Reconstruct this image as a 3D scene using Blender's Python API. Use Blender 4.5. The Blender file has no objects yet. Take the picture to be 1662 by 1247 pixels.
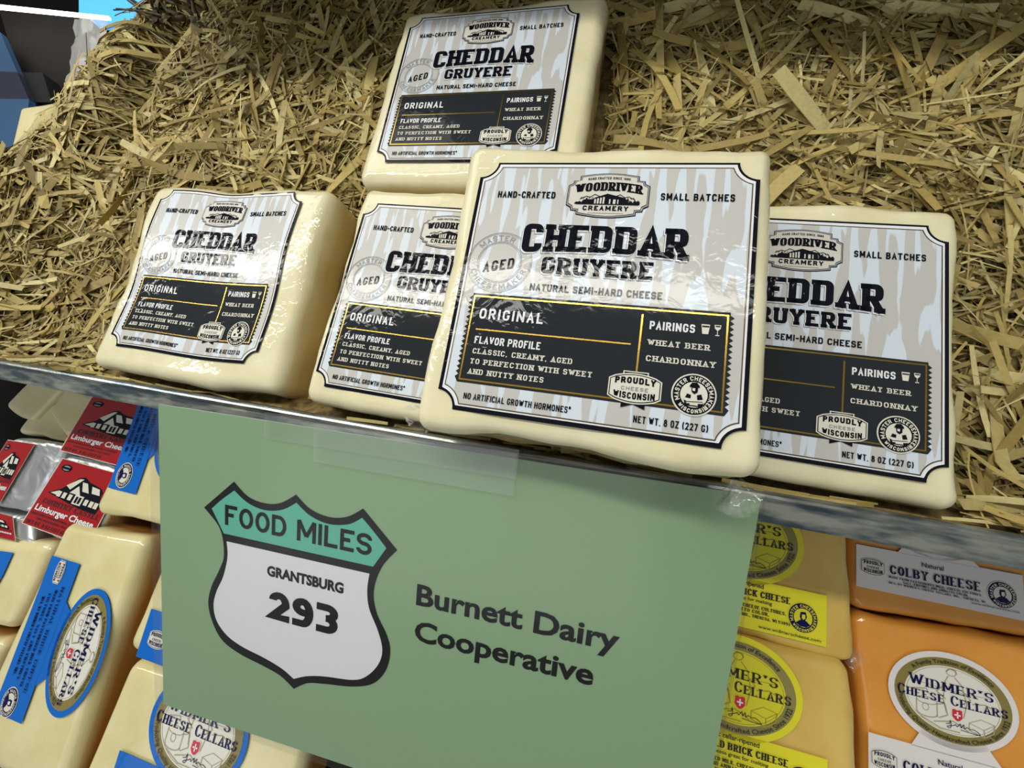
import bpy, bmesh, math, random
import numpy as np
from mathutils import Vector, Matrix, noise as mnoise

# ------------------------------------------------------------------ frame of the display
# "slope frame": x along the shelf, y down the sloping bed, h into the bed (unit = label width, 75 mm)
U = 0.075
TILT = math.radians(22)
XW = Vector((1, 0, 0)); DW = Vector((0, -math.sin(TILT), -math.cos(TILT))); NW = Vector((0, math.cos(TILT), -math.sin(TILT)))
MS = Matrix((XW, DW, NW)).transposed()
C0 = Vector((0, 0, 1.45))
def SW(x, y, h): return C0 + U * (XW * x + DW * y + NW * h)
sc = bpy.context.scene
col = sc.collection

# ------------------------------------------------------------------ camera
cam_rows = ((0.96958, -0.17139, 0.17478), (0.13154, 0.96694, 0.21845), (-0.20644, -0.18881, 0.96007))
right, down, fwd = [MS @ Vector(r) for r in cam_rows]
cam = bpy.data.cameras.new('camera'); cam.sensor_width = 36; cam.lens = 610.336 / 1662 * 36; cam.clip_start = 0.005
co = bpy.data.objects.new('camera', cam); col.objects.link(co)
m = Matrix((right, -down, -fwd)).transposed().to_4x4(); m.translation = C0; co.matrix_world = m
sc.camera = co

# ------------------------------------------------------------------ exposure, world, lights
vs = sc.view_settings
vs.view_transform = 'Standard'; vs.look = 'None'; vs.gamma = 1; vs.use_curve_mapping = False; vs.exposure = 0.0
sc.cycles.max_bounces = 8; sc.cycles.transparent_max_bounces = 12
w = bpy.data.worlds.new('world'); sc.world = w; w.use_nodes = True
w.node_tree.nodes['Background'].inputs[0].default_value = (0.90, 0.93, 0.90, 1)
w.node_tree.nodes['Background'].inputs[1].default_value = 0.25
def area(name, pos, target, sx, sy, power, colr):
    l = bpy.data.lights.new(name, 'AREA'); l.shape = 'RECTANGLE'; l.size = sx; l.size_y = sy; l.energy = power; l.color = colr
    o = bpy.data.objects.new(name, l); col.objects.link(o); o.location = pos
    z = (pos - target).normalized(); y = z.cross(XW).normalized(); x = y.cross(z)      # long side kept along the shelf
    o.rotation_euler = Matrix((x, y, z)).transposed().to_euler(); return o
# canopy LED run above and behind the viewer; an unseen overhead fill added further out
tgt = SW(-.6, -.6, 1.4)
ldir = (DW * -.405 + NW * -.9).normalized()
area('canopy_led', tgt + ldir * .62 - XW * .25, tgt, 1.3, .055, 5.0, (1, .97, .88))
area('overhead_fill', tgt + Vector((-1.3, -.7, 1.7)), tgt, 1.0, .8, 7.0, (1, .97, .9))
area('low_fill', tgt + Vector((-.3, -1.3, -.55)), tgt, 1.5, .8, 3.8, (.95, .96, 1))  # added low fill, lifts the lower tier and the sign

# ------------------------------------------------------------------ materials
def lin(h):
    if isinstance(h, str):
        h = h.lstrip('#'); c = [int(h[i:i + 2], 16) / 255 for i in (0, 2, 4)]
    else: c = [v / 255 for v in h]
    return tuple(((v + .055) / 1.055) ** 2.4 if v > .04045 else v / 12.92 for v in c) + (1,)
def setin(b, k, v):
    if k in b.inputs: b.inputs[k].default_value = v
def film_normal(nt, strength=.35, scale=160, dist=1.2, mask=True):
    """wrinkles of the tight clear film over a thing, in its own object space"""
    N = nt.nodes; L = nt.links
    tc = N.new('ShaderNodeTexCoord'); n1 = N.new('ShaderNodeTexNoise'); n1.inputs['Scale'].default_value = scale
    n1.inputs['Detail'].default_value = 2.5; n1.inputs['Distortion'].default_value = dist
    L.new(tc.outputs['Object'], n1.inputs['Vector'])
    bm = N.new('ShaderNodeBump'); bm.inputs['Strength'].default_value = strength; bm.inputs['Distance'].default_value = .001
    L.new(n1.outputs[0], bm.inputs['Height'])
    if mask:
        n2 = N.new('ShaderNodeTexNoise'); n2.inputs['Scale'].default_value = 28; n2.inputs['Detail'].default_value = 1
        L.new(tc.outputs['Object'], n2.inputs['Vector'])
        r = N.new('ShaderNodeMapRange'); r.inputs[1].default_value = .42; r.inputs[2].default_value = .66
        r.inputs[3].default_value = strength * .15; r.inputs[4].default_value = strength
        L.new(n2.outputs[0], r.inputs[0]); L.new(r.outputs[0], bm.inputs['Strength'])
    return bm
def pm(name, colr, rough=.5, metal=0, coat=0, film=0, fscale=160, spec=.5, sss=0, emit=0, crough=.07):
    mt = bpy.data.materials.new(name); mt.use_nodes = True; nt = mt.node_tree; b = nt.nodes['Principled BSDF']
    c = lin(colr); setin(b, 'Base Color', c); setin(b, 'Roughness', rough); setin(b, 'Metallic', metal); setin(b, 'Specular IOR Level', spec)
    setin(b, 'Coat Weight', coat); setin(b, 'Coat Roughness', crough)
    if sss: setin(b, 'Subsurface Weight', sss); setin(b, 'Subsurface Radius', (1, .7, .35)); setin(b, 'Subsurface Scale', .003)
    if emit: setin(b, 'Emission Color', c); setin(b, 'Emission Strength', emit)
    if film:
        f = film_normal(nt, film, fscale)
        nt.links.new(f.outputs[0], b.inputs['Coat Normal'])
    return mt
def mottle(mt, c1, c2, scale, detail=3, sx=(1, 1, 1), lo=.35, hi=.65, dist=0):
    nt = mt.node_tree; b = nt.nodes['Principled BSDF']; N = nt.nodes
    tc = N.new('ShaderNodeTexCoord'); mp = N.new('ShaderNodeMapping'); mp.inputs['Scale'].default_value = sx
    n = N.new('ShaderNodeTexNoise'); n.inputs['Scale'].default_value = scale; n.inputs['Detail'].default_value = detail; n.inputs['Distortion'].default_value = dist
    r = N.new('ShaderNodeValToRGB'); r.color_ramp.elements[0].position = lo; r.color_ramp.elements[1].position = hi
    r.color_ramp.elements[0].color = lin(c1); r.color_ramp.elements[1].color = lin(c2)
    nt.links.new(tc.outputs['Object'], mp.inputs[0]); nt.links.new(mp.outputs[0], n.inputs['Vector'])
    nt.links.new(n.outputs[0], r.inputs[0]); nt.links.new(r.outputs[0], b.inputs['Base Color'])
    return mt
CO = dict(coat=.32, film=.36)
M = {}
def cheese(name, c1, c2, film=.55, rind_shade='#ceb679', z0=.03, z1=.14):
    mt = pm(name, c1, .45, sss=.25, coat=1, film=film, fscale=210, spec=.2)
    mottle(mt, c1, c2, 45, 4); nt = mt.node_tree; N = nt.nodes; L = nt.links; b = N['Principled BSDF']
    src = b.inputs['Base Color'].links[0].from_socket       # side shade painted into the colour with depth; only brick cheeses have real rinds
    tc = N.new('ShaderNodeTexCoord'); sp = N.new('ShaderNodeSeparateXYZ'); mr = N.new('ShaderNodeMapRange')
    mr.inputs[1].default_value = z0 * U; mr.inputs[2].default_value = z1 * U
    mx = N.new('ShaderNodeMix'); mx.data_type = 'RGBA'; mx.inputs[7].default_value = lin(rind_shade)
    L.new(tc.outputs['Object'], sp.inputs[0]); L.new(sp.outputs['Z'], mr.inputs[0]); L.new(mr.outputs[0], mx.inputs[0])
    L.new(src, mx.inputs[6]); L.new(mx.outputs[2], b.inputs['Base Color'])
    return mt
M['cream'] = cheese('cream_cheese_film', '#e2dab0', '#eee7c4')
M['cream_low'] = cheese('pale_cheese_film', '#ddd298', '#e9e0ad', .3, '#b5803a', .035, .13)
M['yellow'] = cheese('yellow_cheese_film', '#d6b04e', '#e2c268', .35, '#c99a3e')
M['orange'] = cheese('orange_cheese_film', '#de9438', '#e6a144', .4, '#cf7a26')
M['ink'] = pm('navy_black_ink', '#14161f', .5, spec=.0, **CO)
M['ink2'] = pm('charcoal_panel_ink', '#2a2e32', .5, spec=.0, **CO)
M['white'] = pm('white_print', '#e6e8ea', .5, **CO)
M['offw'] = pm('cream_print', '#dcdacb', .5, **CO)
M['grey'] = pm('grey_print', '#8e9094', .5, **CO)
M['gold'] = pm('gold_foil', '#c8a24a', .22, 1, **CO)
M['dgold'] = pm('dull_gold_line', '#5d4b2c', .35, .6, **CO)
M['plate'] = pm('plate_print', '#d3cfc4', .5, **CO)
M['navy'] = pm('navy_print', '#14154a', .5, spec=0, coat=.4, film=.3)
M['blue'] = pm('blue_label', '#0468c8', .5, spec=.1, coat=.4, film=.3)
M['olive'] = pm('olive_ring', '#87793a', .5, coat=.4, film=.3)
M['oval'] = pm('oval_paper', '#e4e2d6', .5, coat=.4, film=.3)
M['sketch'] = pm('sketch_ink', '#a9a285', .5, coat=.4, film=.3)
M['redc'] = pm('red_crest', '#cc2231', .5, coat=.4, film=.3)
M['yl'] = pm('yellow_label', '#e6de1c', .5, coat=.4, film=.3)
M['ylp'] = pm('yellow_oval_print', '#dcd41e', .5, coat=.4, film=.3)
M['yls'] = pm('yellow_sketch_ink', '#a99c24', .5, coat=.4, film=.3)
M['ylo'] = pm('khaki_ring', '#8f8648', .5, coat=.4, film=.3)
M['black'] = pm('black_print', '#15130f', .5, coat=.4, film=.3)
M['wl'] = pm('white_paper_label', '#e3dfdc', .5, coat=.4, film=.3)
M['red'] = pm('red_label', '#a30d15', .4, spec=.2, coat=.4, film=.3)
M['dred'] = pm('dark_red_print', '#5a0d10', .5, coat=.4, film=.3)
M['foil'] = pm('silver_foil', '#e6e8ea', .4, 1)
nt = M['foil'].node_tree; f_ = film_normal(nt, 1.0, 45, .8, False); f_.inputs['Distance'].default_value = .004; nt.links.new(f_.outputs[0], nt.nodes['Principled BSDF'].inputs['Normal'])
# wood grain print of the label: bluish white rivers on warm grey
mt = pm('woodgrain_print', '#c9c2ba', .42, **CO); M['grain'] = mt
nt = mt.node_tree; N = nt.nodes; b = N['Principled BSDF']
tc = N.new('ShaderNodeTexCoord'); mp = N.new('ShaderNodeMapping'); mp.inputs['Scale'].default_value = (1, .13, 1); mp.inputs['Location'].default_value = (.013, .02, 0)
wv = N.new('ShaderNodeTexNoise'); wv.inputs['Scale'].default_value = 300; wv.inputs['Detail'].default_value = 1.5; wv.inputs['Distortion'].default_value = .35
rp = N.new('ShaderNodeValToRGB'); e = rp.color_ramp.elements
e[0].position = .505; e[0].color = lin('#c0bfba'); e[1].position = .525; e[1].color = lin('#d2dde8')
nt.links.new(tc.outputs['Object'], mp.inputs[0]); nt.links.new(mp.outputs[0], wv.inputs['Vector']); nt.links.new(wv.outputs[0], rp.inputs[0]); nt.links.new(rp.outputs[0], b.inputs['Base Color'])
M['signgreen'] = pm('sage_green_paper', '#8aa982', .5, spec=.3)
M['teal'] = pm('teal_print', '#5fb8a2', .5, spec=.3)
M['swhite'] = pm('sign_white_print', '#e2e4e6', .5, spec=.3)
M['sblack'] = pm('sign_black_print', '#08080a', .6, spec=.1)
M['metal'] = mottle(pm('galvanised_metal', '#8d9492', .26, .7), '#4c5a62', '#a9aca2', 330, 6, (.2, 1, 1), .40, .62)
M['deck'] = pm('dark_deck', '#0f0d0b', .8, spec=.1)
M['upper'] = pm('shade_panel_grey', '#4a4a48', .6)
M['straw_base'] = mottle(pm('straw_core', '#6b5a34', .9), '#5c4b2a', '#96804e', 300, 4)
def clear_mat(name, tint=(1, 1, 1, 1), haze=.1, bump=.5, scale=200, rough=.06):
    mt = bpy.data.materials.new(name); mt.use_nodes = True; nt = mt.node_tree; N = nt.nodes; L = nt.links
    N.remove(N['Principled BSDF']); out = N['Material Output']
    tr = N.new('ShaderNodeBsdfTransparent'); tr.inputs[0].default_value = tint
    gl = N.new('ShaderNodeBsdfGlossy'); gl.inputs['Roughness'].default_value = rough
    df = N.new('ShaderNodeBsdfDiffuse'); df.inputs[0].default_value = (.85, .86, .84, 1)
    lw = N.new('ShaderNodeLayerWeight'); pw = N.new('ShaderNodeMath'); pw.operation = 'POWER'; pw.inputs[1].default_value = 4
    fr = N.new('ShaderNodeMapRange'); fr.inputs[3].default_value = .03; fr.inputs[4].default_value = .9
    L.new(lw.outputs['Facing'], pw.inputs[0]); L.new(pw.outputs[0], fr.inputs[0])
    bm = film_normal(nt, bump, scale, 1.0, False)
    L.new(bm.outputs[0], gl.inputs['Normal']); L.new(bm.outputs[0], lw.inputs['Normal'])
    m1 = N.new('ShaderNodeMixShader'); m1.inputs[0].default_value = haze; L.new(tr.outputs[0], m1.inputs[1]); L.new(df.outputs[0], m1.inputs[2])
    m2 = N.new('ShaderNodeMixShader'); L.new(fr.outputs[0], m2.inputs[0]); L.new(m1.outputs[0], m2.inputs[1]); L.new(gl.outputs[0], m2.inputs[2])
    L.new(m2.outputs[0], out.inputs[0]); return mt
M['clear'] = clear_mat('clear_film', haze=.06, bump=.5)
M['tape'] = clear_mat('clear_tape', (.97, .98, .97, 1), .02, .05, 40, .25)
M['sleeve'] = clear_mat('clear_sleeve_plastic', (.98, .985, .985, 1), .003, .06, 40, .18)
M['bag'] = clear_mat('cloudy_plastic', (.9, .92, .92, 1), .35, .6, 60, .2)

# ------------------------------------------------------------------ mesh helpers
class MB:
    def __init__(s): s.v = []; s.f = []; s.m = []; s.mats = []; s.smooth = False
    def mi(s, mat):
        if mat not in s.mats: s.mats.append(mat)
        return s.mats.index(mat)
    def face(s, pts, mat):
        k = len(s.v); s.v += [tuple(p) for p in pts]; s.f.append(list(range(k, k + len(pts)))); s.m.append(s.mi(mat))
    def mesh(s, vv, ff, mat):
        k = len(s.v); s.v += [tuple(p) for p in vv]; i = s.mi(mat)
        for f in ff: s.f.append([a + k for a in f]); s.m.append(i)
    def box(s, a, bb, mat):
        x0, y0, z0 = a; x1, y1, z1 = bb
        v = [(x, y, z) for x in (x0, x1) for y in (y0, y1) for z in (z0, z1)]
        s.mesh(v, [(0, 1, 3, 2), (4, 6, 7, 5), (0, 4, 5, 1), (2, 3, 7, 6), (0, 2, 6, 4), (1, 5, 7, 3)], mat)
    def build(s, name, parent=None, label=None, kind=None, grid=None, post=None):
        me = bpy.data.meshes.new(name); me.from_pydata([(x * U, y * U, z * U) for x, y, z in s.v], [], s.f)
        for k in s.mats: me.materials.append(M[k] if isinstance(k, str) else k)
        me.polygons.foreach_set('material_index', s.m)
        if s.smooth: me.polygons.foreach_set('use_smooth', [True] * len(s.f))
        me.update()
        if grid:
            bm = bmesh.new(); bm.from_mesh(me)
            for ax, vals in grid:
                for t in vals:
                    p = [0, 0, 0]; n = [0, 0, 0]; p[ax] = t * U; n[ax] = 1
                    bmesh.ops.bisect_plane(bm, geom=bm.verts[:] + bm.edges[:] + bm.faces[:], plane_co=p, plane_no=n)
            bm.to_mesh(me); bm.free()
        if post:
            for v in me.vertices: v.co = Vector(post(*(v.co / U))) * U
            me.update()
        o = bpy.data.objects.new(name, me); col.objects.link(o)
        if parent: o.parent = parent
        if label: o['label'] = label
        if kind: o['kind'] = kind
        return o
def thing(name, label, cat, x, y, h, rz=0, group=None, tilt=(0, 0)):
    o = bpy.data.objects.new(name, None); col.objects.link(o); o.empty_display_size = .01
    R = MS @ Matrix.Rotation(tilt[0], 3, 'X') @ Matrix.Rotation(tilt[1], 3, 'Y') @ Matrix.Rotation(rz, 3, 'Z')
    o.location = SW(x, y, h); o.rotation_euler = R.to_euler()
    o['label'] = label; o['category'] = cat
    if group: o['group'] = group
    return o

# ------------------------------------------------------------------ lettering: a small stroke alphabet
G = {
'A': (1, ["0,0 5,10 10,0", "1.9,3.2 8.1,3.2"]), 'B': (1, ["0,5.2 9.4,5.2o 9.4,10o 0,10 0,0 10,0o 10,5.2o 0,5.2"]),
'C': (1, ["10,7.4 10,10o 0,10o 0,0o 10,0o 10,2.6"]), 'D': (1, ["0,0 0,10 10,10o 10,0o 0,0"]),
'E': (.86, ["10,0 0,0 0,10 10,10", "0,5.2 8,5.2"]), 'F': (.84, ["0,0 0,10 10,10", "0,5.2 8,5.2"]),
'G': (1, ["10,7.2 10,10o 0,10o 0,0o 10,0o 10,4.2 6.2,4.2"]), 'H': (1, ["0,0 0,10", "10,0 10,10", "0,5.2 10,5.2"]),
'I': (0, ["0,0 0,10"]), 'J': (.85, ["10,10 10,0o 0,0o 0,2.8"]), 'K': (1, ["0,0 0,10", "10,10 0,4.2", "3,6 10,0"]),
'L': (.84, ["0,10 0,0 10,0"]), 'M': (1.35, ["0,0 0,10", "10,10 10,0", ".6,10 5,2", "5,2 9.4,10"]), 'N': (1.1, ["0,0 0,10", ".6,9.6 9.4,.4", "10,0 10,10"]),
'O': (1, ["0,5 0,10o 10,10o 10,0o 0,0o 0,5"]), 'P': (.96, ["0,0 0,10 10,10o 10,4.6o 0,4.6"]),
'Q': (1, ["0,5 0,10o 10,10o 10,0o 0,0o 0,5", "6,3 10,-1.4"]), 'R': (1, ["0,0 0,10 9.6,10o 9.6,4.8o 0,4.8", "5,4.8 10,0"]),
'S': (.95, ["10,7.6 10,10o 0,10o 0,5.2o 10,5.2o 10,0o 0,0o 0,2.4"]), 'T': (.95, ["0,10 10,10", "5,0 5,10"]),
'U': (1, ["0,10 0,0o 10,0o 10,10"]), 'V': (1, ["0,10 5,.3", "5,.3 10,10"]), 'W': (1.5, ["0,10 2.7,.3", "2.7,.3 5,9", "5,9 7.3,.3", "7.3,.3 10,10"]),
'X': (1, ["0,0 10,10", "0,10 10,0"]), 'Y': (1, ["0,10 5,4.6 10,10", "5,4.6 5,0"]), 'Z': (.95, ["0,10 10,10 0,0 10,0"]),
'0': (.9, ["0,5 0,10o 10,10o 10,0o 0,0o 0,5"]), '1': (.4, ["0,8 10,10 10,0"]), '2': (.9, ["0,7.6 0,10o 10,10o 10,6 0,0 10,0"]),
'3': (.9, ["0,10 10,10o 10,5.2o 4,5.2", "4,5.2 10,5.2o 10,0o 0,0"]), '5': (.9, ["10,10 0,10 0,5.8 10,5.8o 10,0o 0,0"]),
'7': (.9, ["0,10 10,10 3,0"]), '8': (.92, ["5,5.3 1,5.3o 1,10o 9,10o 9,5.3o 5,5.3", "5,5.3 0,5.3o 0,0o 10,0o 10,5.3o 5,5.3"]),
'9': (.9, ["10,5 0,5o 0,10o 10,10o 10,0o 0,0"]), '.': (0, ["0,0 0,.6"]), ',': (0, ["0,.8 -1,-1.8"]), '-': (.5, ["0,4.6 10,4.6"]),
"'": (0, ["0,10 -.3,7.6"]), '(': (.3, ["10,11 0,8o 0,2o 10,-1"]), ')': (.3, ["0,11 10,8o 10,2o 0,-1"]), '*': (.4, ["0,9 10,9", "2,7.6 8,10.4", "2,10.4 8,7.6"]),
'&': (1, ["10,0 2,8o 5,10 8,8o 0,3o 0,0o 8,0 10,4"]),
}
def roundpath(pts, rr, rx, ry):
    out = []
    n = len(pts)
    for i, p in enumerate(pts):
        if not rr[i] or i in (0, n - 1): out.append(p); continue
        a = Vector(pts[i - 1]); c = Vector(pts[i + 1]); q = Vector(p)
        da = (a - q); dc = (c - q)
        ka = .5 if (rr[i - 1]) else .98; kc = .5 if rr[i + 1] else .98
        def lim(d, k):
            L = d.length
            r = (rx if abs(d.x) > abs(d.y) else ry)
            return min(r, L * k)
        A = q + da.normalized() * lim(da, ka); B = q + dc.normalized() * lim(dc, kc)
        for k in range(6):
            t = k / 5; c1 = q + (A - q) * .0
            # conic quarter
            u = 1 - math.cos(t * math.pi / 2); v = 1 - math.sin(t * math.pi / 2)
            out.append(tuple(q + (A - q) * (1 - math.sin(t * math.pi / 2)) + (B - q) * (1 - math.cos(t * math.pi / 2))))
    res = [out[0]]
    for p in out[1:]:
        if (Vector(p) - Vector(res[-1])).length > 1e-5: res.append(p)
    return res
def stroke(pts, tv, th, closed=False, ext=True):
    """quads of a stroked polyline; tv = thickness of vertical strokes, th = of horizontal ones"""
    P = [Vector(p[:2]) for p in pts]; n = len(P)
    if n < 2: return []
    if closed and (P[0] - P[-1]).length < 1e-6: P = P[:-1]; n -= 1
    def nrm(d):
        d = d.normalized(); return Vector((-d.y * tv, d.x * th)) * .5
    L = []; R = []
    for i in range(n):
        if closed: a = P[i] - P[i - 1]; b = P[(i + 1) % n] - P[i]
        else: a = P[i] - P[i - 1] if i else P[1] - P[0]; b = P[i + 1] - P[i] if i < n - 1 else P[-1] - P[-2]
        a = a.normalized(); b = b.normalized()
        t = a + b
        if t.length < .15: t = a
        t = t.normalized(); na = Vector((-a.y, a.x)); nt_ = Vector((-t.y, t.x))
        o = Vector((nt_.x * tv, nt_.y * th)) * .5 / max(.45, na.dot(nt_))
        q = P[i].copy()
        if ext and not closed and ((i == 0 and (ext is True or ext[0])) or (i == n - 1 and (ext is True or ext[1]))):
            e = Vector((a.x * tv, a.y * th)) * .5
            q += -e if i == 0 else e
        L.append(q + o); R.append(q - o)
    out = []
    m_ = n if closed else n - 1
    for i in range(m_):
        j = (i + 1) % n; out.append([tuple(L[i]), tuple(L[j]), tuple(R[j]), tuple(R[i])])
    return out
def stext(s, x0, x1, yb, H, tv, th=None, serif=0, gap=.30, rnd=(.32, .3), small=None, rise=0):
    """faces (y down) of text s fitted between x0 and x1 with baseline yb and cap height H; rise tilts the baseline"""
    th = th or tv; faces = []
    def gs(c): return (small if (small and c[1]) else 1)
    chars = []; first = True
    for ch in s:
        if ch == ' ': chars.append((' ', 0)); first = True; continue
        chars.append((ch, 0 if first else 1)); first = False
    tot = 0; fixed = 0
    for c in chars:
        if c[0] == ' ': tot += .55
        else: tot += G[c[0]][0] * gs(c); fixed += tv
        tot += gap
    tot -= gap
    wu = (x1 - x0 - fixed) / tot
    x = x0
    for c in chars:
        if c[0] == ' ': x += (.55 + gap) * wu; continue
        gw, paths = G[c[0]]; k = gs(c); W = gw * wu * k; Hh = H * k
        for ps in paths:
            toks = ps.split(); pts = []; rr = []
            for t in toks:
                r = t.endswith('o'); t = t.rstrip('o'); a, b_ = t.split(',')
                pts.append((x + tv / 2 + float(a) / 10 * W if gw else x + tv / 2 + float(a) * .03 * H, th / 2 + float(b_) / 10 * (Hh - th))); rr.append(r)
            rp_ = roundpath(pts, rr, rnd[0] * max(W, tv), rnd[1] * Hh)
            ye = [float(toks[q_].rstrip('o').split(',')[1]) for q_ in (0, -1)]
            faces += stroke(rp_, tv, th, ext=[y_ in (0, 10) or c[0] in '-*' for y_ in ye])
            if serif:
                for i, p in enumerate(pts):
                    if rr[i]: continue
                    yy = float(toks[i].rstrip('o').split(',')[1])
                    if yy not in (0, 10): continue
                    nb = [pts[j] for j in (i - 1, i + 1) if 0 <= j < len(pts)]
                    vert = [q for q in nb if abs(q[1] - p[1]) > 1.2 * abs(q[0] - p[0])]
                    pure = [q for q in nb if abs(q[0] - p[0]) < .02 * H and abs(q[1] - p[1]) > .1 * H]
                    if (len(nb) == 1 and vert) or (len(nb) == 2 and pure):
                        sl = serif * H + tv / 2
                        faces.append([(p[0] - sl, p[1] - th / 2), (p[0] + sl, p[1] - th / 2), (p[0] + sl, p[1] + th / 2), (p[0] - sl, p[1] + th / 2)])
                    elif len(nb) == 1 and not vert and c[0] in 'EFTLZCGS':
                        sl = serif * H * 1.3; s_ = -1 if yy == 10 else 1
                        faces.append([(p[0] - th / 2, p[1]), (p[0] + th / 2, p[1]), (p[0] + th / 2, p[1] + s_ * sl), (p[0] - th / 2, p[1] + s_ * sl)])
        x += W + tv + gap * wu
    sl = rise / (x1 - x0)
    return [[(px, yb - py + sl * (px - x0)) for px, py in f] for f in faces]
_bf = {}
def btext(s, x0, x1, yb, cap, bold=0.0):
    """the built-in sans face, fitted between x0 and x1"""
    key = (s, bold)
    if key not in _bf:
        c = bpy.data.curves.new('t', 'FONT'); c.body = s; c.offset = bold; c.resolution_u = 3; c.dimensions = '2D'; c.fill_mode = 'BOTH'
        o = bpy.data.objects.new('t', c); col.objects.link(o); dg = bpy.context.evaluated_depsgraph_get()
        me = bpy.data.meshes.new_from_object(o.evaluated_get(dg))
        _bf[key] = ([(v.co.x, v.co.y) for v in me.vertices], [list(p.vertices) for p in me.polygons])
        bpy.data.objects.remove(o); bpy.data.curves.remove(c); bpy.data.meshes.remove(me)
    vv, ff = _bf[key]
    a = min(v[0] for v in vv); b_ = max(v[0] for v in vv); k = (x1 - x0) / (b_ - a); ky = cap / max(v[1] for v in vv)
    return [[(x0 + (vv[i][0] - a) * k, yb - vv[i][1] * ky) for i in f] for f in ff]
def warp(faces, fn): return [[fn(*p) for p in f] for f in faces]
def arc(faces, cx, cy, rx, ry, a0, k, up=True):
    """text laid along y=0 (up = -y) bent round an ellipse; x*k turns into angle from a0"""
    def fn(x, y):
        if up: a = a0 + x * k; return (cx + (rx - y) * math.cos(a), cy + (ry - y) * math.sin(a))
        a = a0 - x * k; return (cx + (rx + y) * math.cos(a), cy + (ry + y) * math.sin(a))
    return warp(faces, fn)
def ell(cx, cy, rx, ry, n=48, a0=0, a1=2 * math.pi):
    return [(cx + rx * math.cos(a0 + (a1 - a0) * i / n), cy + ry * math.sin(a0 + (a1 - a0) * i / n)) for i in range(n + (0 if a1 - a0 > 6.28 else 1))]
def rect(x0, y0, x1, y1): return [(x0, y0), (x1, y0), (x1, y1), (x0, y1)]
DZ = .0011
class Print:
    """flat print: polygons in label coordinates at thin levels, mapped onto the thing by fn(u, v, level)"""
    def __init__(s, fn): s.fn = fn; s.mb = MB()
    def add(s, faces, mat, lv):
        for f in faces: s.mb.face([s.fn(u, v, lv) for u, v in f], mat)
        return s
    def poly(s, pts, mat, lv): return s.add([pts], mat, lv)
    def line(s, pts, wd, mat, lv, closed=True): return s.add(stroke(pts, wd, wd, closed, ext=False), mat, lv)
    def build(s, name, parent, label=None, **k): return s.mb.build(name, parent, label, **k)

# ------------------------------------------------------------------ rounded cheese slab
def slab(W, H, T, r=.06, n=(14, 14, 4), amp=.008, seed=0, keep=None):
    """verts/faces of a rounded block, x,y centred, z from 0 (front) to T; keep = half sizes of the flat label zone"""
    def axis(a, k):
        e_ = [r * t for t in (0, .12, .3, .55, .8)]
        mid = [r + (2 * a - 2 * r) * i / k for i in range(k + 1)]
        full = e_ + mid + [2 * a - t for t in reversed(e_)]
        return [t - a for t in full]
    h = (W / 2, H / 2, T / 2); ax = [axis(h[i], n[i]) for i in range(3)]
    V = {}; vv = []; ff = []
    def vid(p):
        k = tuple(round(c, 5) for c in p)
        if k in V: return V[k]
        inner = Vector([max(-h[i] + r, min(h[i] - r, p[i])) for i in range(3)]); d = Vector(p) - inner
        q = inner + d.normalized() * r if d.length > 1e-9 else Vector(p)
        nn = d.normalized() if d.length > 1e-9 else Vector((0, 0, 0))
        g = 1
        if keep and q.z < 0:
            g = max(0, min(1, max(abs(q.x) - keep[0], abs(q.y) - keep[1]) / .04))
        s_ = Vector((seed * 7.3, seed * 3.1, 0))
        q = q + nn * g * amp * (1.6 * mnoise.noise(q * 2.3 + s_) + mnoise.noise(q * 7 + s_))
        V[k] = len(vv); vv.append((q.x, q.y, q.z + h[2])); return V[k]
    for a in range(3):
        b_, c = [(1, 2), (2, 0), (0, 1)][a]
        for sgn in (-1, 1):
            for i in range(len(ax[b_]) - 1):
                for j in range(len(ax[c]) - 1):
                    q = []
                    for di, dj in ((0, 0), (1, 0), (1, 1), (0, 1)):
                        p = [0, 0, 0]; p[a] = sgn * h[a]; p[b_] = ax[b_][i + di]; p[c] = ax[c][j + dj]; q.append(vid(p))
                    ff.append(q if sgn > 0 else q[::-1])
    return vv, ff
def crinkle(cx, cy, cz, s, seed, dirn=(1, 1, 0)):
    """a gathered tail of clear film"""
    rnd = random.Random(seed); mb = MB(); mb.smooth = False
    for k in range(5):
        n = 5; base = rnd.uniform(0, 6.28); rows = []
        d = Vector(dirn).normalized(); t1 = d.orthogonal().normalized(); t2 = d.cross(t1)
        for i in range(4):
            w_ = s * (.12 + .30 * i) * rnd.uniform(.7, 1.1); row = []
            for j in range(n):
                a = base + (j / (n - 1) - .5) * 2.0
                p = Vector((cx, cy, cz)) + d * (s * i * .33) + (t1 * math.cos(a) + t2 * math.sin(a)) * w_ + Vector([rnd.uniform(-.1, .1) * s for _ in range(3)])
                row.append(p)
            rows.append(row)
        v = [p for r_ in rows for p in r_]
        f = [(i * n + j, i * n + j + 1, (i + 1) * n + j + 1, (i + 1) * n + j) for i in range(3) for j in range(n - 1)]
        mb.mesh(v, f, 'clear')
    return mb

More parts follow.
